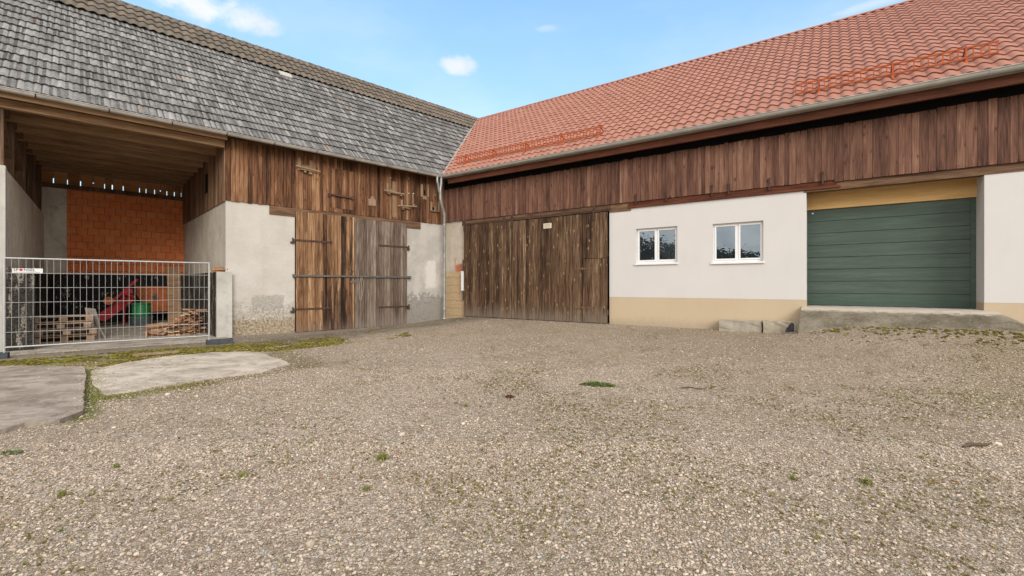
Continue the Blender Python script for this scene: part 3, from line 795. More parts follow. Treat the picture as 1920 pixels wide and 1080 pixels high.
def gutter(mb, x0, x1, y, z, r, n=9, th=.006, seg=None, zfun=None):
    """half round channel along x"""
    seg = seg or [x0, x1]
    zz = zfun or (lambda x: 0)
    for i in range(len(seg)-1):
        vs = []
        for x in (seg[i], seg[i+1]):
            for rr in (r, r-th):
                for k in range(n+1):
                    a = pi+pi*k/n; vs.append((x, y+rr*cos(a), z+zz(x)+rr*sin(a)))
        m_ = 2*(n+1)
        fs = []
        for k in range(n):
            fs.append((k, k+1, m_+k+1, m_+k)); q = n+1
            fs.append((q+k+1, q+k, m_+q+k, m_+q+k+1))
        mb.add(vs, fs, .5, True)
        mb.tube([(seg[i], y-r-.004, z+zz(seg[i])), (seg[i+1], y-r-.004, z+zz(seg[i+1]))], .011, 6)

# roof planes: eave (y=-.5,z=4.17) up to the ridge
def tiles(mb, x0, x1, rows, g, y0, z0, slope, tw, prof, ns, step, r, lift=0., tonef=None, row0=0, droop=.05):
    n_ = Vector((0, -sin(slope), cos(slope))); u_ = Vector((0, cos(slope), sin(slope)))
    o_ = Vector((0, y0, z0)); nt = int(math.ceil((x1-x0)/tw))
    for k in range(row0, row0+rows):
        for i in range(nt):
            xa = x0+i*tw; jit = r.uniform(-.003, .003); ja = r.uniform(-.004, .004)
            lo = o_+u_*(k*g-(droop if k == row0 else 0)+ja); hi = o_+u_*((k+1)*g+.09); bk = lo+u_*.10
            vs = []
            for base, dh in ((lo, step), (hi, -.004), (lo, step-.014), (bk, step-.018-.3*.1*step/g)):
                for j in range(ns+1):
                    vs.append(base+n_*(prof(j/ns)+dh+lift+jit)+Vector((xa+tw*j/ns, 0, 0)))
            T = tonef(r); m1 = ns+1
            for h0, h1, tt in ([(j, j+1, T[j]) for j in range(ns)] if len(T) == ns else [(0, ns//2, T[0]), (ns//2, ns, T[1])]):
                for q0, q1 in ((1, 0), (0, 2), (2, 3)):
                    idx = list(range(h0, h1+1)); sub = [vs[q0*m1+j] for j in idx]+[vs[q1*m1+j] for j in idx]; L_ = len(idx)
                    mb.add(sub, [(j+L_, j+L_+1, j+1, j) for j in range(L_-1)], tt, q0 == 1)
def clip_part(o, P1, P2, keep_left):
    """cut a part's mesh with the vertical plane through world plan points P1-P2"""
    import bmesh
    M = WM[o.name]; inv = M.inverted()
    d = Vector((P2[0]-P1[0], P2[1]-P1[1], 0)); nrm = Vector((-d.y, d.x, 0)).normalized()  # left of P1->P2
    bm = bmesh.new(); bm.from_mesh(o.data)
    co = inv @ Vector((P1[0], P1[1], CH)); no = (inv.to_3x3() @ nrm).normalized()
    bmesh.ops.bisect_plane(bm, geom=bm.verts[:]+bm.edges[:]+bm.faces[:], dist=1e-5, plane_co=co, plane_no=no if not keep_left else -no, clear_outer=True, clear_inner=False)
    bm.to_mesh(o.data); bm.free()

YE, ZE, ZR = -.5, 4.17, 9.25
YL, YR = 4.95, 6.62
aL, aR = atan2(ZR-ZE, YL-YE), atan2(ZR-ZE, YR-YE)
LL, LR = sqrt((YL-YE)**2+(ZR-ZE)**2), sqrt((YR-YE)**2+(ZR-ZE)**2)
def isect(yl, yr):
    # plan point with L-coordinate y=yl and R-coordinate y=yr
    A = np.array([[-.692, .722], [.5778, .8162]]); b_ = np.array([yl-(.692*C0.x-.722*C0.y)*1, yr]) 
    q = np.linalg.solve(A, np.array([yl, yr])); return (C0.x+q[0], C0.y+q[1])
PJ, PP = isect(YE, YE), isect(YL, YR)

# ================================================================== LONG WING (left)
XL0 = -17.0
barn = thing('barn', 'old long barn wing on the left under a weathered grey tiled roof', 'barn', FL, (0, 0, -1.45))
# walls
mb = panel(-7.42, -6.3, -1.7, 2.385, 0, .35); panel(-6.3, -5.58, -1.7, 2.2, 0, .35, mb=mb)
panel(-1.70, -1.1, -1.7, 2.10, 0, .35, mb=mb); panel(-1.1, -.001, -1.7, 2.385, 0, .35, mb=mb)
pieces('wall', mb, M_old, barn, FL, 'old off white plaster wall with grey patches')
mb = panel(XL0, -11.55, -1.7, 2.6, 0, .30)
part('pier', mb, M_pier, barn, FL, 'white plastered pier at the left edge of the open bay')
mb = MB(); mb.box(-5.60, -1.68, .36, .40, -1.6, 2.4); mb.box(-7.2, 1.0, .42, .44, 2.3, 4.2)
pieces('interior_shade', mb, M_dark, barn, FL)  # dark sheets in place of the unlit inside, shade set by colour
# lintel beam
mb = MB(); mb.box(-6.3, -1.09, -.025, .2, 2.11, 2.37, .45); part('lintel_beam', mb, M_beam, barn, FL)
# cladding above
mb = MB(); boards(mb, -7.44, .12, 2.375, 4.35, -.005, .122, .011, .024, jz=.012, jy=.016)
part('cladding', mb, M_cladL, barn, FL, 'weathered brown vertical boards above the gate')
# gate leaves
def leaf(x0, x1, z0, z1, yf, mat, name, label, w=.118, jt=.01):
    mb = MB(); boards(mb, x0, x1, z0, z1, yf, w, .010, .028, jz=.012, jy=.008)
    for zz in (z0+.35, (z0+z1)/2, z1-.35): mb.box(x0+.03, x1-.03, yf, yf+.05, zz-.07, zz+.07, .3)
    return part(name, mb, mat, barn, FL, label)
gl = leaf(-5.57, -3.70, -1.44, 2.275, -.035, M_gateL, 'gate_leaf', 'warm brown left leaf of the double barn gate')
gr_ = leaf(-3.685, -1.695, -1.44, 2.25, -.035, M_gateR, 'gate_leaf', 'silvery grey right leaf of the double barn gate')
def hinge(x0, x1, z, side, parent, y=-.075):
    mb = MB(); mb.box(x0, x1, y-.012, y+.012, z-.028, z+.028)
    for q in np.linspace(x0+.08, x1-.08, 5): mb.tube([(q, y-.028, z), (q, y-.01, z)], .016, 6)
    xe = x0 if side < 0 else x1
    mb.tube([(xe, y, z-.10), (xe, y, z+.07)], .022, 8)
    mb.box(xe-.05, xe+.05, y+.01, 0.0, z-.10, z-.05)
    part('hinge', mb, M_rust, parent, FL)
hinge(-5.66, -4.46, 1.39, -1, gl); hinge(-5.66, -4.5, -.735, -1, gl)
hinge(-2.83, -1.63, 1.395, 1, gr_); hinge(-2.81, -1.62, -.765, 1, gr_)
mb = MB(); mb.bar((-5.66, -.105, .295), (-1.55, -.105, .30), .05, .055, .4)
for q in (-5.62, -1.6): mb.box(q-.03, q+.03, -.14, 0, .25, .34)
mb.box(-3.85, -3.62, -.09, -.063, .08, .16)
part('cross_bar', mb, M_iron, barn, FL)
mb = MB(); mb.tube([(-3.47, -.09, .27), (-3.455, -.095, -.1), (-3.46, -.095, -.42), (-3.49, -.10, -.52), (-3.535, -.10, -.50), (-3.55, -.095, -.3), (-3.53, -.09, .05), (-3.49, -.09, .27)], .011, 6)
mb.tube([(-3.47, -.11, .33), (-3.40, -.11, .10), (-3.41, -.10, -.2), (-3.44, -.10, -.35)], .010, 6)
pieces('rope', mb, M_rope, barn, FL)
# upper hatch and the little shelves on the cladding
mb = MB(); boards(mb, -4.56, -3.72, 2.52, 3.80, -.035, .12, .005, .012, jz=0)
h_ = part('hatch', mb, M_cladL, barn, FL, 'boarded hatch above the gate')
mb = MB(); mb.bar((-4.56, -.09, 2.94), (-3.74, -.09, 2.91), .05, .05)
for q in (-4.55, -3.78): mb.box(q-.03, q+.03, -.12, -.03, 2.86, 2.96)
part('hatch_bar', mb, M_rust, h_, FL)
def shelf(slats, stick, extra, label):
    mb = MB(); tn = iter([.7, .5, .8, .4, .6, .3, .5])
    for (xa, xb, za, zb, yy) in slats: mb.box(xa, xb, yy-.022, yy, za, zb, next(tn))
    if stick:
        (xa, za, xb, zb) = stick; mb.bar((xa, -.15, za), (xb, -.15, zb), .03, .035, .8)
    for (xa, xb, ya, yb, za, zb) in extra: mb.box(xa, xb, ya, yb, za, zb, .45)
    return part('nest_shelf', mb, M_perch, barn, FL, label)
shelf([(-5.53, -5.42, 3.55, 3.95, -.05), (-5.16, -5.05, 3.62, 3.93, -.05)], (-5.6, 3.66, -4.86, 3.60), [(-5.46, -5.08, -.17, -.04, 3.56, 3.585), (-5.40, -5.10, -.055, -.045, 3.62, 3.74), (-5.35, -5.28, -.14, -.05, 3.50, 3.56), (-5.2, -5.1, -.13, -.05, 3.47, 3.56)], 'wooden nest shelf near the left end of the cladding')
shelf([(-2.52, -2.44, 3.30, 3.62, -.05), (-2.28, -2.12, 2.45, 3.72, -.032)], (-2.66, 3.34, -1.86, 3.30), [(-2.55, -2.15, -.17, -.04, 3.27, 3.295), (-2.40, -2.25, -.07, -.04, 3.33, 3.42), (-2.5, -2.4, -.14, -.05, 3.22, 3.27), (-2.0, -1.94, -.14, -.05, 3.22, 3.27)], 'wooden nest shelf nailed over a pale board')
shelf([(-3.20, -2.93, 2.76, 2.98, -.05), (-3.12, -2.98, 2.98, 3.07, -.046)], None, [(-3.24, -2.90, -.06, -.045, 2.74, 2.765)], 'square grey board patch on the cladding')
shelf([(-1.95, -1.88, 2.9, 3.1, -.05)], (-2.12, 2.86, -1.34, 2.92), [(-1.95, -1.62, -.16, -.04, 2.80, 2.825), (-1.93, -1.83, -.12, -.05, 2.75, 2.80), (-1.72, -1.64, -.06, -.032, 2.4, 3.35), (-1.47, -1.42, -.06, -.032, 3.0, 3.42)], 'lower nest shelf with a long stick on the cladding')
shelf([(-1.11, -1.02, 3.33, 3.80, -.05), (-.84, -.75, 3.35, 3.83, -.05)], None, [(-1.02, -.84, -.045, -.035, 3.25, 3.38)], 'pair of pale battens by a slot high on the cladding')
shelf([(-.68, -.61, 2.83, 3.2, -.05), (-.34, -.25, 2.85, 3.25, -.05)], None, [(-.66, -.34, -.11, -.035, 2.83, 2.865), (-.49, -.45, -.06, -.035, 2.86, 3.03)], 'small shelf between two pale battens near the downpipe')
mb = MB()
for (a, b_, c, e) in ((-.60, -.50, 2.87, 3.0), (-.44, -.36, 2.87, 3.02), (-.96, -.90, 3.42, 3.60), (-2.02, -1.96, 2.86, 3.0)): mb.box(a, b_, -.036, -.030, c, e)
pieces('slot_shade_plate', mb, M_black, barn, FL)  # black plates paint the shade of slots; the boards stay uncut
# nail / insulator dots
mb = MB()
for (x, z) in ((-2.36, 3.83), (-1.62, 3.93), (-1.62, 3.38), (-1.42, 3.40), (-.46, 3.48), (-1.41, 2.98)): mb.lathe([(.0, -.0), (.018, .0), (.018, .02), (0, .03)], 8, (0, 0)); 
mb = MB()
for (x, z) in ((-2.36, 3.83), (-1.62, 3.93), (-1.62, 3.38), (-1.42, 3.40), (-.46, 3.48), (-1.41, 2.98)): mb.tube([(x, -.03, z), (x, -.065, z)], .016, 8)
pieces('insulator', mb, M_white, barn, FL)

# --- open bay
D = 6.9
mb = MB()
def quadwall(mb, p, q, z0, z1f, z1b, th):
    """vertical wall from plan p to q, thickness th to the left of the way"""
    a = Vector((*p, 0)); b_ = Vector((*q, 0)); d_ = (b_-a).normalized(); n_ = Vector((-d_.y, d_.x, 0))*th
    vs = [(a.x, a.y, z0), (b_.x, b_.y, z0), (b_.x, b_.y, z1b), (a.x, a.y, z1f)]
    vs += [(v[0]+n_.x, v[1]+n_.y, v[2]) for v in vs]
    mb.add(vs, [(0, 1, 2, 3), (7, 6, 5, 4), (3, 2, 6, 7), (0, 3, 7, 4), (1, 5, 6, 2), (0, 4, 5, 1)])
quadwall(mb, (-11.55, .30), (-11.19, D+.3), -1.7, 2.55, 2.33, .3)
part('bay_wall', mb, M_concg, barn, FL, 'grey concrete left side wall of the open bay')
mb = MB(); mb.box(-7.42, -7.17, .352, D+.3, -1.7, 2.385)
part('bay_wall', mb, M_conc, barn, FL, 'beige concrete right side wall of the open bay')
# boards over the right bay wall, along y, with a square opening
mb = MB(); y = .0; r2 = random.Random(5)
while y < D+.2:
    w = r2.uniform(.11, .19); tone = r2.random()*.6; cuts = [(2.36, 4.3)]
    if 2.25 < y+w/2 < 2.75: cuts = [(2.36, 2.93), (3.57, 4.3)]
    for (a, b_) in cuts: mb.box(-7.445-r2.uniform(0, .008), -7.421, y+.003, y+w-.003, a, b_, tone)
    y += w
part('bay_cladding', mb, M_bayclad, barn, FL, 'dark board lining high on the right side of the bay')
mb = MB(); mb.box(-7.418, -7.40, 2.2, 2.85, 2.85, 3.65); part('opening_shade_panel', mb, M_black, barn, FL, 'black panel painting the shade in the square bay opening')  # black panel behind the cut boards paints the shade of the opening
# back wall
mb = panel(-10.67, -7.4, .35, 3.30, D, D+.25); part('brick_wall', mb, M_brick, barn, FL, 'orange hollow brick wall at the back of the bay')
mb = panel(-11.8, -10.67, -1.6, 3.27, D-.01, D+.25); part('back_pier', mb, M_concg, barn, FL, 'light grey plastered strip beside the bricks')
mb = MB(); mb.box(-11.6, -7.42, D-.08, D+.12, 3.28, 3.42, .2); part('back_beam', mb, M_post, barn, FL)
mb = MB(); x = -11.6; slits = [-11.0, -10.66, -10.34, -10.02, -9.72, -9.52, -9.22, -9.03, -8.76, -8.57, -8.32, -8.15, -7.95, -7.72, -7.5]
xx = -11.62
for s_ in slits:
    mb.box(xx, s_, D, D+.02, 3.42, 3.84, rng.random()); 
    if rng.random() < .15: mb.box(s_-.001, s_+.031, D+.001, D+.019, 3.42, 3.42+rng.uniform(.1, .22), .4)
    mb.box(s_-.001, s_+.031, D+.001, D+.019, 3.42+rng.uniform(.30, .40), 3.84, .4)
    xx = s_+rng.uniform(.016, .030)
mb.box(xx, -7.40, D, D+.02, 3.42, 3.84, .5)
part('back_planks', mb, M_orange, barn, FL, 'orange brown plank band with bright slits of daylight')
# black painted low walls
mb = MB(); mb.box(-11.35, -7.62, D-.28, D-.02, -1.6, .37); quadwall(mb, (-11.30, -.06), (-10.98, D-.3), -1.6, .345, .345, .26)
part('bitumen_wall', mb, M_bit, barn, FL, 'low black painted wall with white splashes round the bay')
mb = MB(); mb.box(-11.56, -11.10, -.16, -.07, -1.6, .40)
part('bitumen_pier', mb, M_bit2, barn, FL, 'flaking black end of the low wall at the left of the bay')
mb = MB(); mb.box(-7.68, -7.425, -.10, D-.3, -1.6, .365)
part('bitumen_wall', mb, M_bit2, barn, FL, 'low black painted wall on the right of the bay')
mb = MB(); mb.box(-7.67, -7.30, -.19, -.103, -1.6, .375)
part('low_wall_end', mb, M_pier, barn, FL, 'pale end face of the low wall')
mb = MB(); mb.box(-11.33, -7.62, D-.29, D-.02, .373, .43); part('wall_cap', mb, M_conc, barn, FL)
# floor of the bay
mb = MB(); 
mb.add([(-11.6, -.75, -1.432), (-7.45, -.95, -1.432), (-7.45, D, -1.30), (-11.3, D, -1.30), (-11.6, -.75, -1.7), (-7.45, -.95, -1.7)], [(0, 1, 2, 3), (4, 5, 1, 0)])
single('bay_floor', mb, M_floor, FL, (0, 0, 0), None, None, kind='structure')
# ceiling
mb = MB(); y = -.2
while y < D+.1:
    mb.box(-12.3, -7.45, y, y+.155, 4.125, 4.15, rng.random()*.5); y += .16
part('ceiling_boards', mb, M_beam, barn, FL)
for k, y in enumerate((-.08, .95, 1.95, 2.9, 3.75, 4.55, 5.3, 6.0, 6.6)):
    mb = MB(); mb.box(-13 if k == 0 else -11.62, -7.46, y, y+.15, 3.84, 4.12, .5+.06*sin(k*5)); part('joist', mb, M_beamb, barn, FL)
mb = MB(); mb.box(-17, -7.46, -.40, -.37, 3.97, 4.12, .7); part('eave_board', mb, M_beamb, barn, FL)
mb = MB(); mb.box(-17, -7.46, -.37, -.081, 4.02, 4.03, .2); mb.box(-7.46, .3, -.40, -.37, 4.04, 4.12, .2); pieces('soffit', mb, M_beam, barn, FL)
# left partition above the concrete
for k, y in enumerate((.02, 1.35, 3.1, 5.0, 6.5)):
    mb = MB(); mb.box(-11.80+.05*y, -11.58+.05*y, y, y+.17, 2.5-.03*y, 4.1, .5-.05*k); part('post', mb, M_post, barn, FL)
mb = MB(); mb.bar((-11.66, .25, 3.85), (-11.60, 1.4, 3.05), .12, .12, .5); mb.bar((-11.60, 1.5, 3.9), (-11.52, 3.1, 3.1), .12, .12, .4); mb.bar((-11.66, .15, 3.93), (-11.33, 6.5, 3.93), .14, .14, .4)
pieces('brace', mb, M_post, barn, FL)
mb = MB(); y = .2
while y < D:
    mb.box(-11.86+.05*y, -11.835+.05*y, y+.003, y+.157, 2.3, 4.1, rng.random()*.35); y += .16
part('partition_boards', mb, M_bayclad, barn, FL)
mb = MB(); boards(mb, -17, -11.66, 2.6, 4.1, .1, .15, .005, .02); part('side_cladding', mb, M_post, barn, FL)

# --- roof of the long wing
r2 = random.Random(11)
profL = lambda u: .021*(.5-.5*cos(4*pi*u))**.8
def toneL(r):
    base = r.gauss(0, .05); out = []
    for half in range(2):
        dk = min(.5, max(.05, r.gauss(.28, .08))); lt = min(.9, max(.4, r.gauss(.60, .07)))+base
        w_ = r.random()
        out += [dk if w_ < .85 else lt, dk if w_ < .50 else lt, lt, lt if w_ > .15 else dk]
    return out
gL = 5.77/14
mb = MB(); tiles(mb, XL0, 5.6, 14, gL, YE-.04, ZE-.02, aL,   .25, profL, 8, .046, r2, tonef=toneL)
roofL = part('roof', mb, M_tgrey, barn, FL, 'steep roof of pale weathered grey concrete tiles'); clip_part(roofL, PJ, PP, True)
gB = (LL-5.77)/4+.01
profB = lambda u: .048*(.5-.5*cos(2*pi*u))**.8
mb = MB(); tiles(mb, XL0, 6.8, 4, gB, YE+5.70*cos(aL), ZE+5.70*sin(aL), aL, .235, profB, 8, .040, r2, lift=.05, tonef=lambda r: (r.random(),)*2)
o = part('roof_band', mb, M_tbrown, barn, FL, 'brown mossy tiles just below the ridge'); clip_part(o, PJ, PP, True)
mb = MB(); x = XL0
while x < 6.0:
    a = [(x+.42*j, YL+.02, ZR+.03-.012*j) for j in (0, 1)]
    vs = []
    for (px_, py_, pz_), rr in zip(a, (.115, .10)):
        for k in range(7): an = pi*k/6; vs.append((px_, py_+rr*cos(an), pz_+rr*.75*sin(an)))
    mb.add(vs, [(k, k+1, 8+k, 7+k) for k in range(6)], rng.random(), True)
    x += .40
part('ridge_cap', mb, M_tbrown, barn, FL)
mb = MB()   # hidden back slope, gable ends
qx = wl(*isect(YL, YR)); YB = 2*YL-YE
pb = isect(YB, 2*YR-YE); ql = wl(*pb)
mb.add([(XL0, YL, ZR-.02), (qx[0], YL, ZR-.02), (ql[0], YB, ZE), (XL0, YB, ZE)], [(3, 2, 1, 0)])
mb.add([(XL0, YE, ZE-.03), (XL0, YL, ZR-.03), (XL0, YB, ZE-.03)], [(0, 1, 2)])
mb.add([(XL0, YE, ZE-.05), (-.3, YE, ZE-.05), (5.2, YL, ZR-.08), (XL0, YL, ZR-.08)], [(0, 1, 2, 3)])
part('roof_back', mb, M_tgrey, barn, FL)
mb = panel(-7.0, 9.5, -1.7, 4.1, YB-.4, YB-.2); panel(XL0, -11.9, -1.7, 4.1, YB-.4, YB-.2, mb=mb); pieces('back_wall', mb, M_old, barn, FL)
mb = MB(); mb.box(XL0, XL0+.2, 0.31, YB-.4, -1.7, 4.1); part('end_wall', mb, M_old, barn, FL)
# pale replacement piece in the roof, the metal valley
n_ = Vector((0, -sin(aL), cos(aL))); u_ = Vector((0, cos(aL), sin(aL)))
P0 = Vector((-5.02, YE, ZE))+u_*5.15
mb = MB(); vs = [P0+Vector((x, 0, 0))+u_*y_+n_*.10 for x, y_ in ((0, 0), (.42, 0), (.42, .34), (0, .34))]; vs += [v-n_*.05 for v in vs]
mb.add(vs, [(0, 1, 2, 3), (7, 6, 5, 4), (0, 4, 5, 1), (1, 5, 6, 2), (2, 6, 7, 3), (3, 7, 4, 0)])
part('roof_vent', mb, M_zinc, barn, FL, 'small light metal vent tile in the grey roof')
a, b_ = Vector((*PJ, ZE+.06)), Vector((*PP, ZR+.07))
mb = MB(); d_ = (b_-a).normalized(); sx = Vector((d_.y, -d_.x, 0)).normalized()
mb.bar(a-d_*.1, b_, .07, .035)
part('valley_flashing', mb, M_zinc_old, barn, FW)
# gutter, with the gentle sag of an old eave
sag = lambda x: .035*sin(x*.55)-.03*exp(-((x+7)/3)**2)
mb = MB(); seg = [XL0+i*(16.6/14) for i in range(15)]; seg[-1] = -.47
gutter(mb, XL0, -.47, -.565, 4.115, .075, seg=seg)
gL_ = part('gutter', mb, M_zinc_old, barn, FL)
mb = MB()
for x in seg[1:-1]:
    vs = []
    for xx in (x-.012, x+.012):
        for k in range(10): an = pi+pi*k/9; vs.append((xx, -.565+.081*cos(an), 4.115+.081*sin(an)))
    mb.add(vs, [(k, k+1, 11+k, 10+k) for k in range(9)])
pieces('gutter_joint', mb, M_rust, gL_, FL)
# downpipe: two elbows meeting in one pipe
def world(px_, py_, z): return (px_, py_, z)
e1 = FL @ Vector((-.72, -.565, 0)); e2 = FR @ Vector((.38, -.57, 0)); ft = Vector((-.1489*17.36, 17.36))
mb = MB()
mx = Vector((-2.70, 17.13)) 
mb.tube([(e1.x, e1.y, 4.06), (e1.x, e1.y, 3.86), (e1.x+.03, e1.y+.02, 3.76), (mx.x-.05, mx.y+.0, 3.55), (mx.x, mx.y, 3.44)], .048, 10)
mb.tube([(mx.x+.03, mx.y, 4.08), (mx.x+.03, mx.y, 3.85), (mx.x, mx.y, 3.62), (mx.x, mx.y, 3.28), (mx.x+.02, mx.y+.03, 3.14), (ft.x-.03, ft.y-.06, 2.86), (ft.x, ft.y, 2.72), (ft.x, ft.y, 0), (ft.x, ft.y, -1.32)], [.058, .058, .060, .060, .060, .060, .058, .058, .058], 12)
part('downpipe', mb, M_zincpipe, barn, FW, 'zinc downpipe in the corner with two elbows')
mb = MB()
for z in (2.3, .6, -.9): mb.lathe([(.059, z-.02), (.067, z-.02), (.067, z+.02), (.059, z+.02)], 12, (ft.x, ft.y))
mb.lathe([(.059, -1.24), (.071, -1.24), (.071, -1.33), (.059, -1.33)], 12, (ft.x, ft.y))
pieces('pipe_clamp', mb, M_galv, barn, FW)

# ================================================================== RIGHT WING
XR1 = 24.0
farm = thing('farm_building', 'right barn wing with salmon red tiled roof, white wall and green garage door', 'barn', FR, (8, 0, -1.2))
w1, w2 = (7.73, 8.92, .64, 1.66), (9.84, 11.04, .61, 1.64)
mb = panel(6.90, 7.585, -.352, 2.215, 0, .32); panel(7.585, 11.95, -.352, 2.28, 0, .32, [w1, w2], mb=mb)
panel(14.98, XR1, -.352, 2.40, 0, 1.0, mb=mb)
pieces('wall', mb, M_render, farm, FR, 'smooth white rendered wall')
mb = panel(6.90, 11.953, -1.7, -.352, .004, .30); panel(14.977, XR1, -1.7, -.352, .004, 1.0, mb=mb)
pieces('plinth', mb, M_plinth, farm, FR, 'beige painted plinth')
mb = panel(.001, 1.12, -1.7, 2.47, .0, .3); part('old_pier', mb, M_oldpier, farm, FR, 'narrow pier of crumbling plaster over yellow stone')
mb = MB(); mb.box(1.0, 7.0, .30, .34, -1.6, 2.6); mb.box(0, XR1, 1.2, 1.24, 1.9, 4.2); pieces('interior_shade', mb, M_dark, farm, FR)  # near-black sheets colour the shade behind door and boarding
# windows
def window(w, label):
    x0, x1, z0, z1 = w; f = .038; yf = .09
    mb = MB()
    mb.box(x0, x1, yf, yf+.07, z0, z0+f+.02); mb.box(x0, x1, yf, yf+.07, z1-f, z1); mb.box(x0, x0+f, yf+.001, yf+.07, z0+f, z1-f); mb.box(x1-f, x1, yf+.001, yf+.07, z0+f, z1-f)
    xm = (x0+x1)/2; mb.box(xm-.022, xm+.022, yf+.002, yf+.068, z0+f, z1-f)
    fr = part('window', mb, M_white, farm, FR, label)
    for (a, b_) in ((x0+f, xm-.022), (xm+.022, x1-f)):
        s_ = MB(); q = .040; yy = yf-.018; za, zb = z0+f+.02, z1-f
        s_.box(a, b_, yy, yf+.05, za, za+q); s_.box(a, b_, yy, yf+.05, zb-q, zb); s_.box(a, a+q, yy+.001, yf+.049, za+q, zb-q); s_.box(b_-q, b_, yy+.001, yf+.049, za+q, zb-q)
        part('sash', s_, M_white, fr, FR)
        g = MB(); g.box(a+q, b_-q, yf+.012, yf+.03, za+q, zb-q); part('pane', g, M_glass, fr, FR)
    s_ = MB(); vs = [(x0-.03, -.045, z0-.045), (x1+.03, -.045, z0-.045), (x1+.03, yf, z0-.01), (x0-.03, yf, z0-.01), (x0-.03, -.045, z0-.012), (x1+.03, -.045, z0-.012), (x1+.03, yf, z0+.008), (x0-.03, yf, z0+.008)]
    s_.add(vs, [(3, 2, 1, 0), (4, 5, 6, 7), (0, 1, 5, 4), (1, 2, 6, 5), (2, 3, 7, 6), (3, 0, 4, 7)])
    part('sill', s_, M_white, fr, FR)
window(w1, 'left white two-pane window'); window(w2, 'right white two-pane window')
# garage door, set back
Yg = .66
mb = MB(); zb, zt, n = -.50, 1.885, 8
ph = (zt-zb)/8
for k in range(8):
    a, b_ = zb+k*ph+(.012 if k else 0), zb+(k+1)*ph
    mb.box(11.90, 14.90, Yg, Yg+.04, a, b_-.006, .5)
    mb.box(11.90, 14.90, Yg+.018, Yg+.035, b_-.006, b_+.013, .5)
g_ = part('garage_door', mb, M_garage, farm, FR, 'dark green sectional garage door')
mb = MB(); mb.box(14.90, 14.98, Yg-.02, Yg+.05, zb, zt+.0, .5); mb.box(11.86, 11.955, Yg-.02, Yg-.001, zb, zt, .5); pieces('door_frame', mb, M_garage, g_, FR)
mb = MB(); mb.box(11.92, 14.98, Yg-.005, Yg+.04, zb-.02, zb+.018); part('door_seal', mb, M_foot, g_, FR)
mb = MB(); mb.box(12.04, 12.08, Yg-.008, Yg, 1.79, 1.82); part('door_mark', mb, M_white, g_, FR)
mb = MB(); mb.box(11.80, 14.98, Yg-.06, Yg+.15, 1.89, 2.36, .4); part('lintel', mb, M_lintel, farm, FR, 'fresh yellow spruce beam over the garage door')
mb = MB(); mb.box(11.8, 15.0, Yg+.15, Yg+.3, 2.0, 2.5); part('lintel_fill', mb, M_dark, farm, FR)
# header beam and lower trim
mb = MB(); mb.box(6.9, 7.58, -.02, .2, 2.215, 2.47, .5); mb.box(.95, 6.95, -.03, .25, 2.27, 2.47, .4); mb.box(11.9, XR1, -.014, -.004, 2.237, 2.42, .35); mb.box(11.96, 14.975, -.003, .20, 2.237, 2.42, .35); pieces('header_beam', mb, M_beam, farm, FR)
mb = MB(); mb.box(7.5, 12.62, -.05, .02, 2.285, 2.335, .5); mb.box(7.5, 12.55, -.035, .1, 2.335, 2.47, .4); part('trim_board', mb, M_beamR, farm, FR)
# cladding
mb = MB(); r3 = random.Random(9)
rz_ = random.Random(77); zt_ = lambda x: 3.725+rz_.uniform(-.014, .014)
boards(mb, .0, 12.5, 2.46, 4.15, -.04, .120, .010, .022, r3, jz=.006, jy=.008, zf=zt_); boards(mb, 12.5, XR1, 2.415, 4.15, -.04, .14, .009, .022, r3, jz=.004, jy=.006, zf=zt_)
part('cladding', mb, M_cladR, farm, FR, 'dark brown vertical boarding under the red roof')
mb = MB(); mb.box(0, XR1, -.050, -.036, 2.48, 3.66, .75); part('joint_strips', mb, M_perch, farm, FR)
mb = MB(); mb.box(0, XR1, -.03, .3, 3.70, 4.05, .2); part('eave_shade_box', mb, M_black, farm, FR)  # solid black box painting the shade of the eave gap
for x in (7.76, 8.64, 9.84, 10.25, 11.18, 12.28):
    mb = MB(); mb.box(x-.018, x+.018, -.10, -.064, 2.38, 2.68); mb.tube([(x, -.105, 2.64), (x, -.12, 2.64)], .02, 8)
    part('track_bracket', mb, M_rust, farm, FR)
# sliding door with two leaves
def slide(x0, x1, label):
    mb = MB()
    if x1 > 6:
        boards(mb, x0, 6.04, -1.155, 2.235, -.075, .125, .011, .03, r3, jz=.008, jy=.007); boards(mb, 6.05, x1, .84, 2.235, -.075, .15, .011, .03, r3, jy=.005)
    else: boards(mb, x0, x1, -1.155, 2.245, -.085, .118, .011, .03, r3, jz=.008, jy=.012)
    mb.box(x0, x1, -.072, -.03, .9, 1.05, .2); mb.box(x0, x1, -.072, -.03, -.9, -.75, .2)
    return part('door_leaf', mb, M_slide, farm, FR, label)
slide(1.12, 3.30, 'narrower left leaf of the sliding barn door')
dl = slide(3.31, 6.88, 'wide right leaf of the sliding barn door')
mb = MB(); boards(mb, 6.06, 6.88, -1.15, .825, -.082, .14, .005, .03, r3, jy=.005)
wk = part('wicket_door', mb, M_slide, farm, FR, 'low wicket door in the corner of the sliding door')
for z in (.52, -.70):
    mb = MB(); mb.box(5.78, 6.45, -.125, -.110, z-.02, z+.02); mb.tube([(6.05, -.125, z-.05), (6.05, -.125, z+.05)], .014, 8); part('hinge', mb, M_rustp, wk, FR)
mb = MB(); mb.bar((1.2, -.13, 2.30), (6.95, -.13, 2.32), .04, .05, .4)
for x in (1.16, 3.03, 3.36, 6.45): mb.box(x-.025, x+.025, -.16, -.118, 2.02, 2.44, .5); mb.tube([(x, -.17, 2.38), (x, -.13, 2.38)], .04, 10)
part('door_rail', mb, M_rust, farm, FR)
mb = MB(); mb.box(4.62, 4.93, -.118, -.113, 1.88, 2.05)
part('notice', mb, M_sign, farm, FR, 'small faded paper notice on the sliding door')
mb = MB()
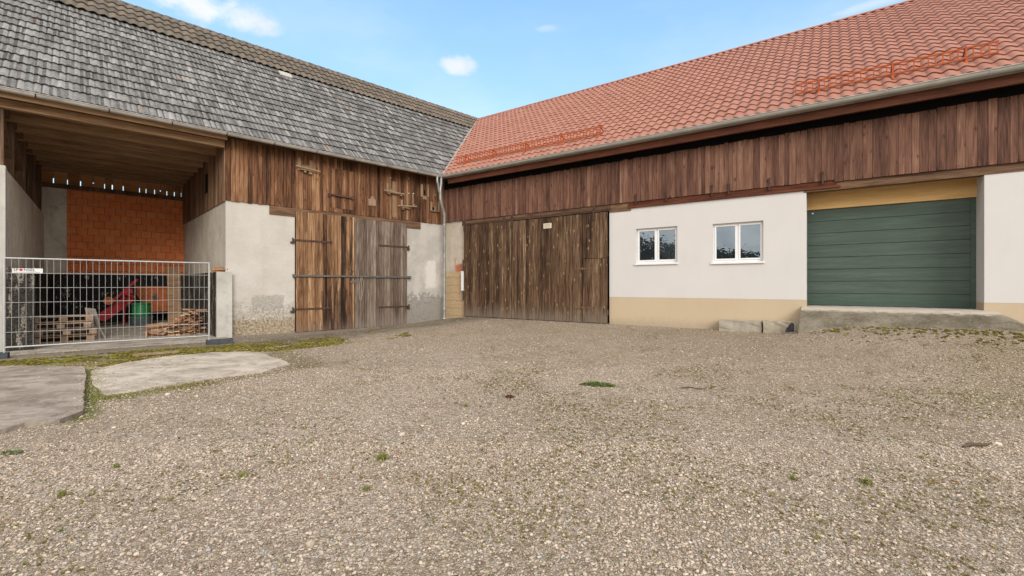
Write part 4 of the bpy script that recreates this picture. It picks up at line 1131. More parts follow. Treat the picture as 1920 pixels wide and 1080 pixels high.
for k, (a, b_) in enumerate(((4.66, 4.88), (4.66, 4.84), (4.67, 4.86))): mb.box(a, b_, -.120, -.1185, 2.0-k*.04, 2.008-k*.04)
pieces('notice_line', mb, M_iron, farm, FR)
mb = MB(); mb.box(1.02, 1.10, -.16, -.05, -.20, .50); mb.box(1.01, 1.11, -.165, -.045, .50, .53); part('cable_box', mb, M_white, farm, FR, 'slim white box beside the sliding door')
mb = MB(); mb.box(1.05, 1.08, -.12, -.05, .53, .95); mb.box(1.05, 1.08, -.12, -.05, -.55, -.2); pieces('cable_bracket', mb, M_iron, farm, FR)
# fascia, soffit
mb = MB(); mb.box(.62, XR1, -.46, -.38, 3.83, 4.08, .45); part('fascia', mb, M_beamR, farm, FR, 'reddish brown fascia board under the gutter')
mb = MB(); mb.box(.5, XR1, -.36, -.03, 4.10, 4.12, .2); part('soffit', mb, M_dark, farm, FR)  # near-black colour puts eave shade into the soffit itself
mb = MB(); x = 1.0
while x < XR1: mb.box(x, x+.1, -.375, -.07, 3.93, 4.09, .3); x += .85
pieces('rafter_tail', mb, M_post, farm, FR)
# gutter
mb = MB(); segR = [.37]+[1.0+i*1.55 for i in range(15)]+[XR1]
gutter(mb, .37, XR1, -.585, 4.125, .088, seg=segR)
gR_ = part('gutter', mb, M_zinc, farm, FR)
mb = MB()
for x in segR[1:-1]:
    vs = []
    for xx in (x-.014, x+.014):
        for k in range(10): an = pi+pi*k/9; vs.append((xx, -.585+.094*cos(an), 4.125+.094*sin(an)))
    mb.add(vs, [(k, k+1, 11+k, 10+k) for k in range(9)])
pieces('gutter_joint', mb, M_galv, gR_, FR)
mb = MB(); mb.box(.4, XR1, -.50, -.46, 4.03, 4.07, .4); part('eave_strip', mb, M_zinc_old, farm, FR)
# red roof
r4 = random.Random(21)
def profR(u): return .024*(sin(2*pi*(u-.12))+.16*sin(4*pi*(u-.05)))+.025
mb = MB(); tiles(mb, -6.0, XR1, 22, LR/22, YE-.04, ZE-.02, aR, .245, profR, 8, .028, r4, tonef=lambda r: (lambda q: (q, q))(r.random()))
roofR = part('roof', mb, M_tred, farm, FR, 'roof of wavy salmon red clay tiles'); clip_part(roofR, PJ, PP, False)
mb = MB(); x = wr(*PP)[0]-.1
while x < XR1:
    vs = []
    for xx, rr, dz in ((x, .105, -.02), (x+.385, .10, -.024)):
        for k in range(7): an = pi*k/6; vs.append((xx, YR+rr*cos(an), ZR+.02+dz+rr*.8*sin(an)))
    mb.add(vs, [(k, k+1, 8+k, 7+k) for k in range(6)], r4.random(), True); x += .38
part('ridge_cap', mb, M_tred, farm, FR)
mb = MB(); qx = wr(*PP); qb = wr(*pb); YBR = 2*YR-YE
mb.add([(XR1, YR, ZR-.02), (qx[0], YR, ZR-.02), (qb[0], YBR, ZE), (XR1, YBR, ZE)], [(0, 1, 2, 3)])
mb.add([(XR1, YE, ZE-.03), (XR1, YR, ZR-.03), (XR1, YBR, ZE-.03)], [(0, 1, 2)])
mb.add([(.4, YE, ZE-.05), (XR1, YE, ZE-.05), (XR1, YR, ZR-.08), (-3.2, YR, ZR-.08)], [(0, 1, 2, 3)])
part('roof_back', mb, M_tred, farm, FR)
mb = panel(-3, XR1, -1.7, 4.1, YBR-.4, YBR-.2); pieces('back_wall', mb, M_render, farm, FR)
mb = MB(); mb.box(XR1-.2, XR1, .62, YBR-.4, -1.7, 4.1); part('end_wall', mb, M_render, farm, FR)
# snow guards
un = Vector((0, cos(aR), sin(aR))); nn_ = Vector((0, -sin(aR), cos(aR)))
def guard(x0, x1, posts, d0, label):
    g = MB(); base = Vector((0, YE, ZE))+un*d0+nn_*.05
    lo, hi = base+Vector((0, 0, .05)), base+Vector((0, .0, .27))
    for b_ in (lo, hi): g.bar((x0, b_.y, b_.z), (x1, b_.y, b_.z), .028, .028)
    x = x0+.01
    while x < x1: g.bar((x, lo.y, lo.z), (x, hi.y, hi.z), .020, .020); x += .115
    o = part('snow_guard', g, M_guard, farm, FR, label)
    for x in posts:
        p_ = MB(); p_.bar((x, base.y-.02, base.z-.02), (x, base.y-.02, base.z+.30), .045, .02)
        q = base-un*.22; p_.bar((x, q.y, q.z), (x, base.y, base.z+.02), .04, .02); q2 = base+un*.3
        p_.bar((x, base.y, base.z+.27), (x, q2.y, q2.z+.01), .03, .015)
        part('guard_post', p_, M_guard, o, FR)
guard(.55, 6.62, (1.0, 2.33, 3.75, 5.15, 6.55), .80, 'long terracotta snow guard near the roof corner')
guard(11.72, 15.2, (12.2, 13.55, 14.72), .74, 'short terracotta snow guard over the garage')

# ------------------------------------------------------------------ ramp (setting) and blocks
mb = MB()
A = [(11.88, .40, -.505), (15.0, .40, -.505), (15.0, 0, -.507), (15.12, -.02, -.515), (11.88, -.04, -.515)]
top = [(11.86, -.07, -.52), (15.14, -.07, -.525)]
xs_r = np.linspace(0, 1, 25)
rows_ = []
for v_, (xa, xb, y_, z_) in enumerate(((11.87, 15.0, .80, -.503), (11.87, 15.02, -.02, -.508), (11.86, 15.15, -.12, -.535), (11.85, 15.35, -.4, -.70), (11.84, 15.6, -.72, -.90), (11.84, 15.95, -1.0, -1.06), (11.84, 16.2, -1.15, -1.25))):
    row = []
    for u in xs_r:
        jx = .012*sin(u*40+v_*3)+.01*sin(u*97+v_); 
        row.append((xa+(xb-xa)*u, y_+(jx*2 if v_ > 1 else 0), z_+(jx if v_ > 2 else jx*.2)))
    rows_.append(row)
n = len(xs_r); vs = [q for r_ in rows_ for q in r_]
mb.add(vs, [(i*n+j, (i+1)*n+j, (i+1)*n+j+1, i*n+j+1) for i in range(len(rows_)-1) for j in range(n-1)])
L_ = [r_[0] for r_ in rows_]; mb.add(L_+[(11.84, -1.15, -1.6), (11.87, .80, -1.6)], [tuple(range(len(L_)+2))])
L_ = [r_[-1] for r_ in rows_]; fl = [(q[0]+.0, q[1], q[2]) for q in L_]
flank = [(15.3, .002, -.60), (15.9, .0, -.95), (16.4, -.3, -1.2)]
mb.add([L_[1], L_[2], L_[3], L_[4], L_[5], (16.5, -.9, -1.25), (16.3, -.02, -1.1), (15.6, -.002, -.80)], [(0, 1, 2, 7), (2, 3, 6, 7), (3, 4, 5, 6)])
o = single('concrete_ramp', mb, M_ramp, FR, (0, 0, 0), None, None, kind='structure')

def rough_block(x0, x1, y0, y1, z0, z1, seed, F, name, mat, label, cat, amp=.022):
    import bmesh
    bm = bmesh.new(); bmesh.ops.create_cube(bm, size=1)
    bmesh.ops.subdivide_edges(bm, edges=bm.edges[:], cuts=5, use_grid_fill=True)
    cx, cy, cz = (x0+x1)/2, (y0+y1)/2, z0
    mb = MB(); vs = []
    for v in bm.verts:
        q = Vector((v.co.x*(x1-x0), v.co.y*(y1-y0), (v.co.z+.5)*(z1-z0)))
        k = mnoise.noise_vector(q*6+Vector((seed, 0, 0)))*amp+mnoise.noise_vector(q*22+Vector((seed, 3, 0)))*amp*.6
        e = sum(abs(abs(c)-.5) < 1e-4 for c in v.co)
        q = q*(1-.014*(e >= 2)*1.0)+k; vs.append(q)
    mb.add(vs, [tuple(v.index for v in f.verts) for f in bm.faces], .5, False); bm.free()
    return local(name, mb, mat, F @ Matrix.Translation((cx, cy, cz)), label, cat)
rough_block(10.05, 11.03, -.27, -.03, -1.26, -.89, 1, FR, 'concrete_block', M_block2, 'longer greyish concrete block against the beige plinth, farther from the ramp', 'concrete block')
rough_block(11.06, 11.83, -.31, -.03, -1.28, -.87, 5, FR, 'concrete_block', M_block, 'yellowish concrete block against the plinth, right beside the ramp', 'concrete block')

# ------------------------------------------------------------------ mobile mesh fence
a, b_ = Vector((-10.09, 9.04)), Vector((-7.43, 11.16)); dF = (b_-a).normalized(); aF = atan2(dF.y, dF.x); Lf = (b_-a).length
FF = FW @ Matrix.Translation((a.x, a.y, 0)) @ Matrix.Rotation(aF, 4, 'Z')
fence = thing('mesh_fence', 'silver mobile mesh fence panel across the open bay', 'fence', FF, (Lf/2, 0, -1.4))
mb = MB(); zt, zb = .545, -1.235
for x in (0, Lf): mb.tube([(x, 0, -1.38), (x, 0, zt+.01)], .021, 10)
mb.tube([(0, 0, zt), (Lf, 0, zt)], .017, 8); mb.tube([(0, 0, zb), (Lf, 0, zb)], .017, 8)
part('frame', mb, M_galv, fence, FF)
mb = MB(); n = int(Lf/.098)
for i in range(1, n): x = Lf*i/n; mb.tube([(x, -.003, zb), (x, -.003, zt)], .0033, 5, caps=False)
for i in range(1, 6): z = zb+(zt-zb)*i/6; mb.tube([(0, .003, z), (Lf, .003, z)], .0045, 5, caps=False)
part('wire_mesh', mb, M_galv, fence, FF)
mb = MB(); mb.box(.11, .54, -.016, -.010, .245, .345); sg = part('sign', mb, M_signw, fence, FF, 'small white name plate wired to the mesh')
def text(body, size, F, loc, mat, parent, name='lettering'):
    cu = bpy.data.curves.new('t', 'FONT'); cu.body = body; cu.size = size; cu.extrude = .0008; cu.resolution_u = 2
    to = bpy.data.objects.new('t', cu); S.collection.objects.link(to)
    dg = bpy.context.evaluated_depsgraph_get(); me0 = bpy.data.meshes.new_from_object(to.evaluated_get(dg))
    mb = MB(); mb.add([(v.co.x+loc[0], loc[1]-v.co.z, v.co.y+loc[2]) for v in me0.vertices], [tuple(p_.vertices) for p_ in me0.polygons])
    w = max(v.co.x for v in me0.vertices)
    bpy.data.objects.remove(to); bpy.data.meshes.remove(me0); bpy.data.curves.remove(cu)
    if parent is None: return w
    part(name, mb, mat, parent, F); return w
w = text('SP', .075, FF, (.125, -.019, .288), M_ink, sg)
mb = MB(); mb.tube([(.125+w+.035, -.0165, .314), (.125+w+.035, -.0195, .314)], .026, 14); part('emblem', mb, M_inkred, sg, FF)
text('NSEL', .075, FF, (.125+w+.070, -.019, .288), M_ink, sg)
mb = MB(); mb.box(.13, .50, -.018, -.0165, .262, .268); part('sign_line', mb, M_iron, sg, FF)
def foot(x0, x1, label):
    mb = MB(); z0, z1 = -1.448, -1.335
    prof = [(-.11, z0), (.11, z0), (.10, z1-.02), (.075, z1), (-.075, z1), (-.10, z1-.02)]
    vs = [(x, y_, z_) for x in (x0, x1) for y_, z_ in prof]; k = len(prof)
    mb.add(vs, [tuple(range(k)), tuple(range(k, 2*k))[::-1]]+[(i, i+k, (i+1) % k+k, (i+1) % k) for i in range(k)])
    for q in (x0+.12, x1-.12): mb.box(q-.02, q+.02, -.05, .05, z1+.001, z1+.006)
    return single('fence_foot', mb, M_foot, FF, ((x0+x1)/2, 0, -1.448), label, 'fence foot')
foot(-.55, .06, 'dark grey foot block under the left end of the mesh fence')
foot(Lf-.06, Lf+.50, 'dark grey foot block under the right end of the mesh fence')

# ------------------------------------------------------------------ things in the bay
def pallet(loc, rot, label):
    th = thing('pallet', label, 'pallet', FL, loc, 'stacked wooden pallets', rot)
    F = WM[th.name]; mb = MB()
    for y in (-.40, -.05, .30): mb.box(-.55, .55, y, y+.10, 0, .022, rng.random())
    pieces('bottom_board', mb, M_pallet, th, F)
    mb = MB()
    for y in (-.40, -.05, .30):
        for x in (-.55, -.07, .41): mb.box(x, x+.14, y, y+.10, .023, .10, rng.random())
    pieces('block', mb, M_pallet, th, F)
    mb = MB()
    for x in (-.55, -.07, .41): mb.box(x, x+.14, -.40, .40, .101, .121, rng.random())
    y = -.40
    for k in range(5): mb.box(-.56+rng.uniform(-.02, .02), .56+rng.uniform(-.02, .02), y, y+.125, .122, .144, rng.random()); y += .169
    pieces('deck_board', mb, M_pallet, th, F)
for k, (lab, dx, rt) in enumerate((('brown wooden pallet at the bottom of the stack behind the fence', 0, .0), ('wooden pallet resting on the bottom one of the stack behind the fence', .03, .03), ('wooden pallet just below the top one of the stack behind the fence', -.05, -.03), ('pale wooden pallet on top of the stack behind the fence', -.03, .01))):
    pallet((-10.66+dx, 1.42, -1.405+k*.165), rt+.02, lab)
mb = MB(); M_ = FL @ Matrix.Translation((-10.02, 1.35, -1.40))
vs = [(-.16, 0, 0), (.05, -.02, 0), (.03, .10, .40), (-.05, .16, .78), (-.26, .16, .82), (-.20, .1, .42)]
mb.add(vs+[(v[0], v[1]+.03, v[2]) for v in vs], [(0, 1, 2, 5), (5, 2, 3, 4), (11, 8, 7, 6), (10, 9, 8, 11), (0, 6, 7, 1), (1, 7, 8, 2), (2, 8, 9, 3), (3, 9, 10, 4), (4, 10, 11, 5), (5, 11, 6, 0)], .6)
local('leaning_board', mb, M_greywood, M_, 'bent grey board leaning against the pallet stack', 'board')
mb = MB(); mb.bar((.14, -.06, 0), (-.16, .10, .74), .025, .03, .8)
local('leaning_stick', mb, M_greywood, M_, 'thin pale stick leaning in front of the grey board', 'stick')

# green barrel standing in a grey tub
tub = MB(); tub.lathe([(0, 0), (.25, 0), (.29, .02), (.31, .27), (.33, .28), (.33, .30), (.30, .30), (.28, .03), (0, .03)], 24)
local('tub', tub, M_tub, FL @ Matrix.Translation((-8.86, 4.9, -1.35)), 'round grey plastic tub under the green barrel', 'tub')
bb = thing('barrel', 'green plastic barrel standing in the grey tub', 'barrel', FL, (-8.86, 4.9, -1.315))
mb = MB(); mb.lathe([(0, 0), (.22, 0), (.245, .03), (.25, .30), (.262, .32), (.262, .35), (.25, .37), (.25, .62), (.235, .68)], 24); part('body', mb, M_green, bb)
mb = MB(); mb.lathe([(.236, .66), (.258, .67), (.258, .70), (.24, .72), (.20, .735), (0, .74)], 24); part('lid', mb, M_green, bb)

# red feed trough / conveyor leaning on its stand
rd = thing('conveyor', 'red grain conveyor trough leaning on its frame beside the barrel', 'conveyor', FL, (-9.5, 5.2, -1.3))
mb = MB(); a = Vector((-9.92, 5.0, -1.10)); b_ = Vector((-9.05, 5.15, -.33)); d_ = (b_-a).normalized(); up_ = Vector((0, -1, 0)).cross(d_)*-1
u2 = Vector((-d_.z, 0, d_.x))
prof = [(-.02, 0), (.06, -.14), (.25, -.17), (1.10, -.15), (1.2, -.02), (1.2, .13), (.1, .14)]
vs = [a+d_*p_+u2*q_+Vector((0, y_, 0)) for y_ in (0, .30) for p_, q_ in prof]; k = len(prof)
mb.add(vs, [tuple(range(k)), tuple(range(k, 2*k))[::-1]]+[(i, i+k, (i+1) % k+k, (i+1) % k) for i in range(k)])
part('trough', mb, M_red, rd, FL)
mb = MB(); mb.bar((-9.55, 4.95, -.48), (-8.95, 5.0, .20), .06, .06); mb.bar((-9.55, 5.3, -.48), (-8.95, 5.3, .20), .06, .06); mb.bar((-9.35, 4.93, -.22), (-9.05, 4.98, -.40), .06, .07); mb.bar((-9.3, 4.95, -.3), (-9.3, 4.95, -1.3), .05, .05); mb.box(-9.32, -9.08, 4.9, 5.2, -.26, -.12)
part('frame', mb, M_red, rd, FL)
mb = MB(); mb.tube([(-9.68, 4.86, -.50), (-9.68, 4.93, -.50)], .13, 18); mb.tube([(-9.68, 4.84, -.50), (-9.68, 4.95, -.50)], .03, 8)
part('pulley', mb, M_orangebox, rd, FL)
# rust orange bin with a spout, and a brown board beside it
ob = thing('feed_bin', 'rust orange metal bin with a dark spout at the back of the bay', 'bin', FL, (-8.3, 6.2, -1.33))
mb = MB(); vs = [(-8.90, 5.95, -.05), (-7.80, 5.95, -.05), (-7.80, 6.55, -.05), (-8.90, 6.55, -.05), (-8.55, 5.98, -.95), (-7.95, 5.98, -.95), (-7.95, 6.5, -.95), (-8.55, 6.5, -.95), (-8.90, 5.95, -.35), (-7.8, 5.95, -.35), (-7.8, 6.55, -.35), (-8.9, 6.55, -.35)]
mb.add(vs, [(0, 1, 9, 8)[::-1], (1, 2, 10, 9)[::-1], (3, 0, 8, 11)[::-1], (8, 9, 5, 4)[::-1], (9, 10, 6, 5)[::-1], (11, 8, 4, 7)[::-1], (4, 5, 6, 7)[::-1], (0, 1, 2, 3)])
mb.box(-8.92, -7.78, 5.93, 5.96, -.09, -.03)
part('body', mb, M_orangebox, ob, FL)
mb = MB()
for x in (-8.5, -8.0): mb.bar((x, 6.05, -.95), (x, 6.05, -1.33), .06, .06)
pieces('leg', mb, M_rust, ob, FL)
mb = MB(); mb.tube([(-8.4, 5.94, -.42), (-8.4, 5.86, -.46)], .07, 12); mb.bar((-8.4, 5.88, -.3), (-8.4, 5.88, -.5), .05, .05); part('spout', mb, M_iron, ob, FL)
mb = MB(); mb.bar((0, 0, 0), (-.02, .36, 2.0), .40, .03, .4, up=(0, 1, 0))
local('leaning_plank', mb, M_beamb, FL @ Matrix.Translation((-7.86, 5.45, -1.33)), 'wide brown plank leaning in the back right corner of the bay', 'plank')

# heap of split boards: every board a thing
bx = [(.62, .11, .022), (.50, .09, .03), (.72, .13, .02), (.42, .10, .035)]
srcs = []
for k, (l, w, h) in enumerate(bx):
    mb = MB(); jag = [random.Random(k).uniform(-.05, .05) for _ in range(4)]
    vs = [(-l/2+jag[0], -w/2, 0), (l/2+jag[1], -w/2, 0), (l/2+jag[2], w/2, 0), (-l/2+jag[3], w/2, 0)]; vs += [(x, y, h) for x, y, z in vs]
    mb.add(vs, [(3, 2, 1, 0), (4, 5, 6, 7), (0, 1, 5, 4), (1, 2, 6, 5), (2, 3, 7, 6), (3, 0, 4, 7)], .25+.22*k); srcs.append(mb.mesh('scrap_board', Matrix.Identity(4), M_scrap))
r5 = random.Random(4); cnt = 0
rowsb = [(-8.95, -7.76, 13, 0), (-8.92, -7.78, 11, 1), (-8.86, -7.80, 10, 2), (-8.62, -7.82, 9, 3), (-8.45, -7.82, 8, 4), (-8.38, -7.84, 7, 5), (-8.30, -7.86, 6, 6), (-8.26, -7.88, 6, 7), (-8.18, -7.9, 5, 8), (-8.05, -7.9, 3, 9), (-8.02, -7.9, 3, 10)]
for (xa, xb, n, lv) in rowsb:
    for i in range(n):
        o = bpy.data.objects.new('scrap_board', srcs[r5.randrange(4)]); S.collection.objects.link(o)
        x = xa+(xb-xa)*(i+.5)/n+r5.uniform(-.03, .03); y = 1.35+r5.uniform(-.25, .2)
        M_ = FL @ Matrix.Translation((x, y, -1.40+lv*.066+r5.uniform(0, .012))) @ Matrix.Rotation(r5.choice((1.45, 1.2, 1.7, .5, 2.4)) + r5.uniform(-.25, .25), 4, 'Z') @ Matrix.Rotation(r5.uniform(-.12, .12), 4, 'Y') @ Matrix.Rotation(r5.uniform(-.35, .35), 4, 'X')
        o.matrix_world = M_; o['label'] = 'short split board in the untidy heap at the right of the bay'; o['category'] = 'board'; o['group'] = 'split boards heaped inside the bay'
mb = MB(); mb.bar((-.1, -.42, .10), (.0, .35, .06), .03, .16, .6)
local('edge_board', mb, M_scrap, FL @ Matrix.Translation((-8.98, 1.30, -1.41)), 'pale board on edge at the left of the board heap', 'board')
for k, (x, y, z, l, w, h, a_, lab) in enumerate(((-7.54, .1, .371, .42, .10, .05, .2, 'flat brown offcut at the bottom on the low wall ledge'), (-7.53, .05, .423, .36, .09, .045, -.15, 'brown offcut lying across another on the low wall ledge'), (-7.56, .12, .470, .28, .08, .035, .5, 'small brown offcut on top of the little pile on the ledge'), (-7.55, 1.0, .371, .5, .11, .05, 1.3, 'brown offcut farther back on the low wall ledge'))):
    mb = MB(); mb.box(-l/2, l/2, -w/2, w/2, 0, h, .1+.2*k); mb.v = [(x_+.02*sin(9*y_), y_+.02*sin(7*x_), z_) for x_, y_, z_ in mb.v]
    local('offcut', mb, M_scrap, FL @ Matrix.Translation((x, y, z)) @ Matrix.Rotation(a_, 4, 'Z'), lab, 'wood offcut')
for k, (x, y, l, a_, lab) in enumerate(((-8.72, 3.2, .32, .3, 'short log nearest the board heap inside the bay'), (-8.5, 3.5, .3, 1.3, 'short log lying behind another inside the bay'))):
    mb = MB(); mb.tube([(-l/2, 0, .09), (l/2, 0, .10)], [.09, .08], 12); local('log', mb, M_scrap, FL @ Matrix.Translation((x, y, -1.37)) @ Matrix.Rotation(a_, 4, 'Z'), lab, 'log')

# ------------------------------------------------------------------ small things on the yard
def on_ground(X, Y, dz=0): return Matrix.Translation((X, Y, gz(X, Y)+CH+dz))
mb = MB(); mb.box(-.38, .38, -.07, .07, 0, .035, .8)
local('flat_board', mb, M_perch, on_ground(-7.45, 9.52, .01) @ Matrix.Rotation(.78, 4, 'Z'), 'short pale board lying on the mossy strip before the fence', 'board')
mb = MB()
P_ = [(-.12, 0, .0), (-.02, -.03, .03), (.05, 0, .20), (.12, .02, .17), (.10, -.02, .02), (.0, .08, .10), (-.06, .05, .07)]
for t3 in ((0, 1, 6), (1, 2, 6), (6, 2, 5), (1, 4, 2), (4, 3, 2), (2, 3, 5), (0, 6, 5), (1, 0, 4)): mb.add([P_[i] for i in t3], [(0, 1, 2)], .5)
X, Y = (FR @ Vector((11.66, -.78, 0))).to_2d()
mb.v = [(x_*.9, y_*.9, z_*1.15) for x_, y_, z_ in mb.v]
local('plastic_scrap', mb, M_tarp, on_ground(X, Y, .04), 'crumpled black plastic scrap by the left corner of the ramp', 'plastic scrap')
mb = MB(); mb.tube([(-.17, 0, .012), (-.08, .02, .022), (.05, 0, .018), (.16, .03, .012)], [.010, .018, .015, .006], 7)
local('stick', mb, M_stick, on_ground(4.19, 4.08) @ Matrix.Rotation(.15, 4, 'Z'), 'dark bark covered stick lying on the gravel at the right', 'stick')
mb = MB(); mb.tube([(-.16, 0, .01), (-.05, .03, .02), (.06, -.02, .015), (.17, .02, .01)], [.008, .01, .008, .004], 6)
local('stick', mb, M_stick, on_ground(2.53, 6.35) @ Matrix.Rotation(-.2, 4, 'Z'), 'thin dark twig on the gravel right of the green weed', 'stick')

def leafy(n, rx, ry, rz, ls, r, flat=.5):
    mb = MB()
    for _ in range(n):
        a_ = r.uniform(0, 2*pi); q = sqrt(r.random()); x, y = rx*q*cos(a_), ry*q*sin(a_); z = rz*(1-q*q)*r.uniform(.2, 1)+.004
        d_ = r.uniform(0, 2*pi); l = ls*r.uniform(.6, 1.3); tl = r.uniform(-.2, flat)
        dx_, dy_ = l*cos(d_), l*sin(d_); wx_, wy_ = -dy_*.3, dx_*.3
        mb.add([(x, y, z), (x+dx_*.5+wx_, y+dy_*.5+wy_, z+l*tl*.7), (x+dx_, y+dy_, z+l*tl), (x+dx_*.5-wx_, y+dy_*.5-wy_, z+l*tl*.7)], [(0, 1, 2, 3)], r.random())
    return mb
r6 = random.Random(12)
mb = leafy(520, .26, .11, .05, .035, r6)
local('weed_patch', mb, M_weed, on_ground(1.24, 6.58) @ Matrix.Rotation(-.25, 4, 'Z'), 'bright green low weed mat in the middle of the gravel', 'weed')
local('reddish_weed', leafy(120, .06, .05, .03, .03, r6), M_redweed, on_ground(-.03, 5.89), 'small dark red weed left of the green weed mat', 'weed')
local('seedling', leafy(70, .09, .06, .03, .03, r6), M_weed, on_ground(-4.30, 3.92), 'dark green weed on the gravel below the broken slab edge', 'weed')
def tuft(n, rad, h, r, mat=None):
    mb = MB()
    for _ in range(n):
        a_ = r.uniform(0, 2*pi); q = rad*r.random(); x, y = q*cos(a_), q*sin(a_); b_ = r.uniform(0, 2*pi); hh = h*r.uniform(.5, 1.1); ln = hh*r.uniform(.3, 1.1)
        dx_, dy_ = cos(b_), sin(b_); w = .0022
        mb.add([(x-dy_*w, y+dx_*w, 0), (x+dy_*w, y-dx_*w, 0), (x+dx_*ln*.4+dy_*w, y+dy_*ln*.4-dx_*w, hh*.7), (x+dx_*ln, y+dy_*ln, hh*.85), (x+dx_*ln*.4-dy_*w, y+dy_*ln*.4+dx_*w, hh*.7)], [(0, 1, 2, 4), (4, 2, 3)], r.random())
    return mb
tufts = [(-1.08, 3.79, .05, .055, 150, 'fullest grass tuft in the gravel, left of centre'), (2.59, 3.32, .045, .05, 80, 'wispy yellowish grass tuft in the right foreground gravel'), (-3.08, 3.12, .03, .06, 26, 'thin upright grass tuft in the left foreground gravel'), (-1.03, 3.22, .04, .03, 60, 'low grass tuft just in front of the fullest one'),
         (-3.15, 3.62, .03, .04, 40, 'small grass tuft near the left edge of the gravel'), (-2.05, 3.45, .05, .03, 70, 'flat olive grass tuft in the left half of the foreground'), (-.55, 5.45, .03, .04, 34, 'small grass tuft left of the reddish weed'), (-2.1, 4.6, .03, .03, 30, 'tiny grass tuft among stones left of centre'), (2.1, 3.4, .04, .03, 50, 'low tuft to the left of the wispy right one')]
for (X, Y, ra, h, n, lab) in tufts:
    local('grass_tuft', tuft(n, ra, h, r6), M_grass, on_ground(X, Y), lab, 'grass tuft', 'grass tufts in the gravel')
# grass in the joint between the slabs and along the fence, moss cushions: stuff
mb = MB()
def sprinkle(n, ax, ay, bx_, by, wd, h):
    for _ in range(n):
        u = r6.random(); q = r6.gauss(0, wd); X = ax+(bx_-ax)*u+q; Y = ay+(by-ay)*u+q*.6; tf = tuft(1, .01, h, r6); z = gz(X, Y)
        mb.add([(v[0]+X, v[1]+Y, v[2]+z) for v in tf.v], tf.f, .25+.6*r6.random())
sprinkle(900, -7.15, 7.75, -5.2, 5.75, .06, .035); sprinkle(400, -5.3, 5.85, -4.6, 6.75, .09, .02); sprinkle(60, -9.6, 9.7, -9.45, 9.85, .05, .05)
sprinkle(500, -11.5, 9.6, -8.6, 8.5, .35, .018)
for _ in range(420):
    X = r6.uniform(-1, 1); Y = r6.uniform(1.9, 7); X *= 1.2*Y; z = gz(X, Y); tf = tuft(r6.randint(2, 5), .012, .022, r6)
    if not inside(slab1, np.array([X]), np.array([Y]))[0] and not inside(slab2, np.array([X]), np.array([Y]))[0]:
        mb.add([(v[0]+X, v[1]+Y, v[2]+z) for v in tf.v], tf.f, r6.random())
me = mb.mesh('sparse_grass', FW, M_grass); put('sparse_grass', me, 'sparse short grass in joints and between the stones', 'grass', 'stuff')
# moss cushions
def cushions(X, Y, r, smin, smax):
    n = len(X); s_ = r.uniform(smin, smax, n)*(1+.04*Y)
    v = np.repeat(IV[None], n, 0)*r.uniform(.6, 1.25, (n, len(IV), 1))*np.array([1, 1, .34])
    Z = gz_np(X, Y)+CH+.008
    VV = v*s_[:, None, None]+np.stack([X, Y, Z], -1)[:, None]
    return VV.reshape(-1, 3), n
def mosses(n, seed):
    r = np.random.default_rng(seed)
    Y = np.sqrt(r.uniform(1.8**2, 8**2, n)); X = r.uniform(-1.25, 1.25, n)*Y
    k = npnoise(X, Y, 1.5, 31)+.6*npnoise(X, Y, 6., 32)+.35*npnoise(X, Y, 19., 33)
    k += .24*np.exp(-((X-.9)/1.5)**2-((Y-2.7)/1.0)**2)+.16*np.exp(-((X-4.6)/1.6)**2-((Y-5.2)/1.3)**2)-.12*(X < -1.2)
    ok = (k > .19+.10*r.normal(0, 1, n)) & ~inside(slab1, X, Y) & ~inside(slab2, X, Y)
    A, na = cushions(X[ok], Y[ok], r, .0035, .0105)
    # the mossy strip before the open bay
    m = 5200; lx = -12.5+9.*r.uniform(0, 1, m)**1.35; ly = -3.9+2.2*r.uniform(0, 1, m)**1.2
    X = C0.x+.722*lx-.692*ly; Y = C0.y+.692*lx+.722*ly
    k = npnoise(X, Y, 2.2, 41)+.6*npnoise(X, Y, 7., 42); ok = (k > -.06+.20*np.clip((lx+7)/2, 0, 2)) & ~inside(slab1, X, Y) & ~inside(slab2, X, Y)
    B, nb_ = cushions(X[ok], Y[ok], r, .012, .035)
    m = 420; xr_ = 12.2+3.7*r.uniform(0, 1, m)**.8+.15*r.normal(0, 1, m); yr_ = -1.15-np.abs(r.normal(0, .35, m))
    X = C0.x+.8162*xr_+.5778*yr_; Y = C0.y-.5778*xr_+.8162*yr_
    D_, nd = cushions(X, Y, r, .012, .03)
    n = na+nb_+nd; VV = np.concatenate([A, B, D_])
    FF_ = (IF[None]+np.arange(n)[:, None, None]*len(IV)).reshape(-1, 3)
    return npmesh('moss', VV, FF_, M_moss, np.repeat(r.uniform(0, 1, n), len(IF)))
put('moss', mosses(42000, 41), 'yellow green moss cushions between the stones', 'moss', 'stuff')
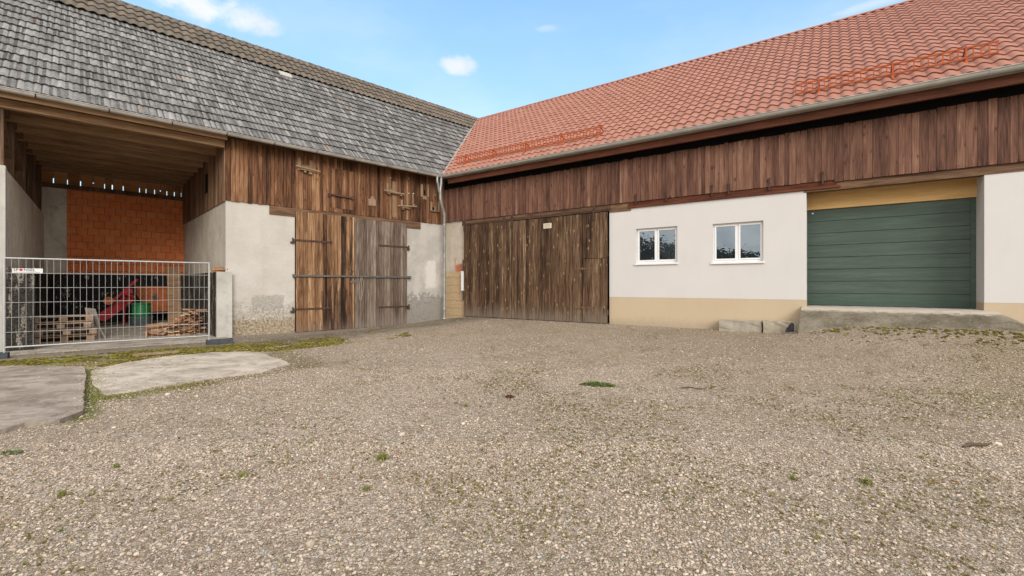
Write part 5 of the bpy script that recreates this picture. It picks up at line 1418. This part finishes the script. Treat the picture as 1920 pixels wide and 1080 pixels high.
# dry leaf crumbs, drifted into loose patches
def crumbs(n, seed):
    r = np.random.default_rng(seed)
    Y = np.sqrt(r.uniform(1.8**2, 13**2, n)); X = r.uniform(-1.2, 1.2, n)*Y
    rx, ry = X-C0.x, Y-C0.y
    k = npnoise(X, Y, 1.1, 61)+.6*npnoise(X, Y, 5., 62)
    ok = (k > .20) & ~inside(slab1, X, Y) & (.5778*rx+.8162*ry < -.3) & (-.692*rx+.722*ry < -.4)
    X, Y = X[ok], Y[ok]; n = len(X); l = r.uniform(.008, .026, n)*(1+.05*Y); w = l*r.uniform(.15, .5, n); a = r.uniform(0, 2*pi, n); Z = gz_np(X, Y)+CH+r.uniform(.008, .02, n)
    q = np.array([(-1, 0), (0, -1), (1, 0), (0, 1)], float)
    vx = q[:, 0]*l[:, None]; vy = q[:, 1]*w[:, None]
    P = np.stack([vx*np.cos(a)[:, None]-vy*np.sin(a)[:, None]+X[:, None], vx*np.sin(a)[:, None]+vy*np.cos(a)[:, None]+Y[:, None], Z[:, None]+r.uniform(-.004, .010, (n, 4))], -1).reshape(-1, 3)
    return npmesh('leaf_litter', P, np.arange(4*n).reshape(-1, 4), M_litter, r.uniform(0, 1, n))
M_litter = m_leaf('dry_leaf', (.07, .040, .020), (.26, .165, .085))
put('leaf_litter', crumbs(9000, 51), 'dry brown leaf crumbs drifted over the gravel', 'leaf litter', 'stuff')

# ------------------------------------------------------------------ trees across the yard behind the viewer (seen mirrored in the panes)
def tree(X, Y, H, seed, leaf, label):
    r = random.Random(seed); th = thing('tree', label, 'tree', FW, (X, Y, -1.45), 'trees mirrored in the window panes')
    F = WM[th.name]; mb = MB(); mb.tube([(0, 0, -.1), (.05, 0, H*.3), (0, .1, H*.6), (.1, .1, H*.9)], [.2, .15, .09, .02], 8)
    tips = []
    for k in range(16):
        a_ = r.uniform(0, 2*pi); z0 = H*r.uniform(.18, .7); l = H*.32*r.uniform(.7, 1.2); e = Vector((l*cos(a_), l*sin(a_), z0+l*r.uniform(.3, .9)))
        mb.tube([(0, 0, z0), (e.x*.5, e.y*.5, z0+(e.z-z0)*.6), tuple(e)], [.06, .04, .012], 5); tips.append(e)
    part('trunk', mb, M_bark, th, F)
    mb = MB()
    for e in tips+[Vector((0, 0, H*.9))]:
        for _ in range(230):
            q = e+Vector((r.gauss(0, 1), r.gauss(0, 1), r.gauss(0, .8)))*H*.085; s_ = r.uniform(.14, .30)
            d1 = Vector((r.gauss(0, 1), r.gauss(0, 1), r.gauss(0, 1))).normalized()*s_; d2 = d1.orthogonal().normalized()*s_*.6
            mb.add([q-d1, q+d2, q+d1, q-d2], [(0, 1, 2, 3)], r.random())
    part('crown', mb, leaf, th, F)
tr = [(-57, -12, 8.2, 0), (-53, -19, 8.6, 0), (-48, -27, 8.4, 0), (-42, -33, 7.2, 0), (-52, -6, 7.2, 0), (-49, -11, 8.2, 0), (-46, -15.5, 7.4, 1), (-44, -20, 8.6, 0), (-41.5, -24, 7.6, 1), (-38, -27.5, 6.6, 0), (-34.5, -30, 6.2, 0), (-31, -33, 5.6, 0), (-27, -36, 5.2, 0), (-23, -39, 5.8, 0), (-55, 0, 7.5, 0)]
for k, (X, Y, H, b_) in enumerate(tr):
    tree(X, Y, H, 50+k, M_blossom if b_ else M_treeleaf, 'blossoming pale tree in the row across the yard behind the viewer' if b_ else 'dark leafy tree in the row across the yard behind the viewer')
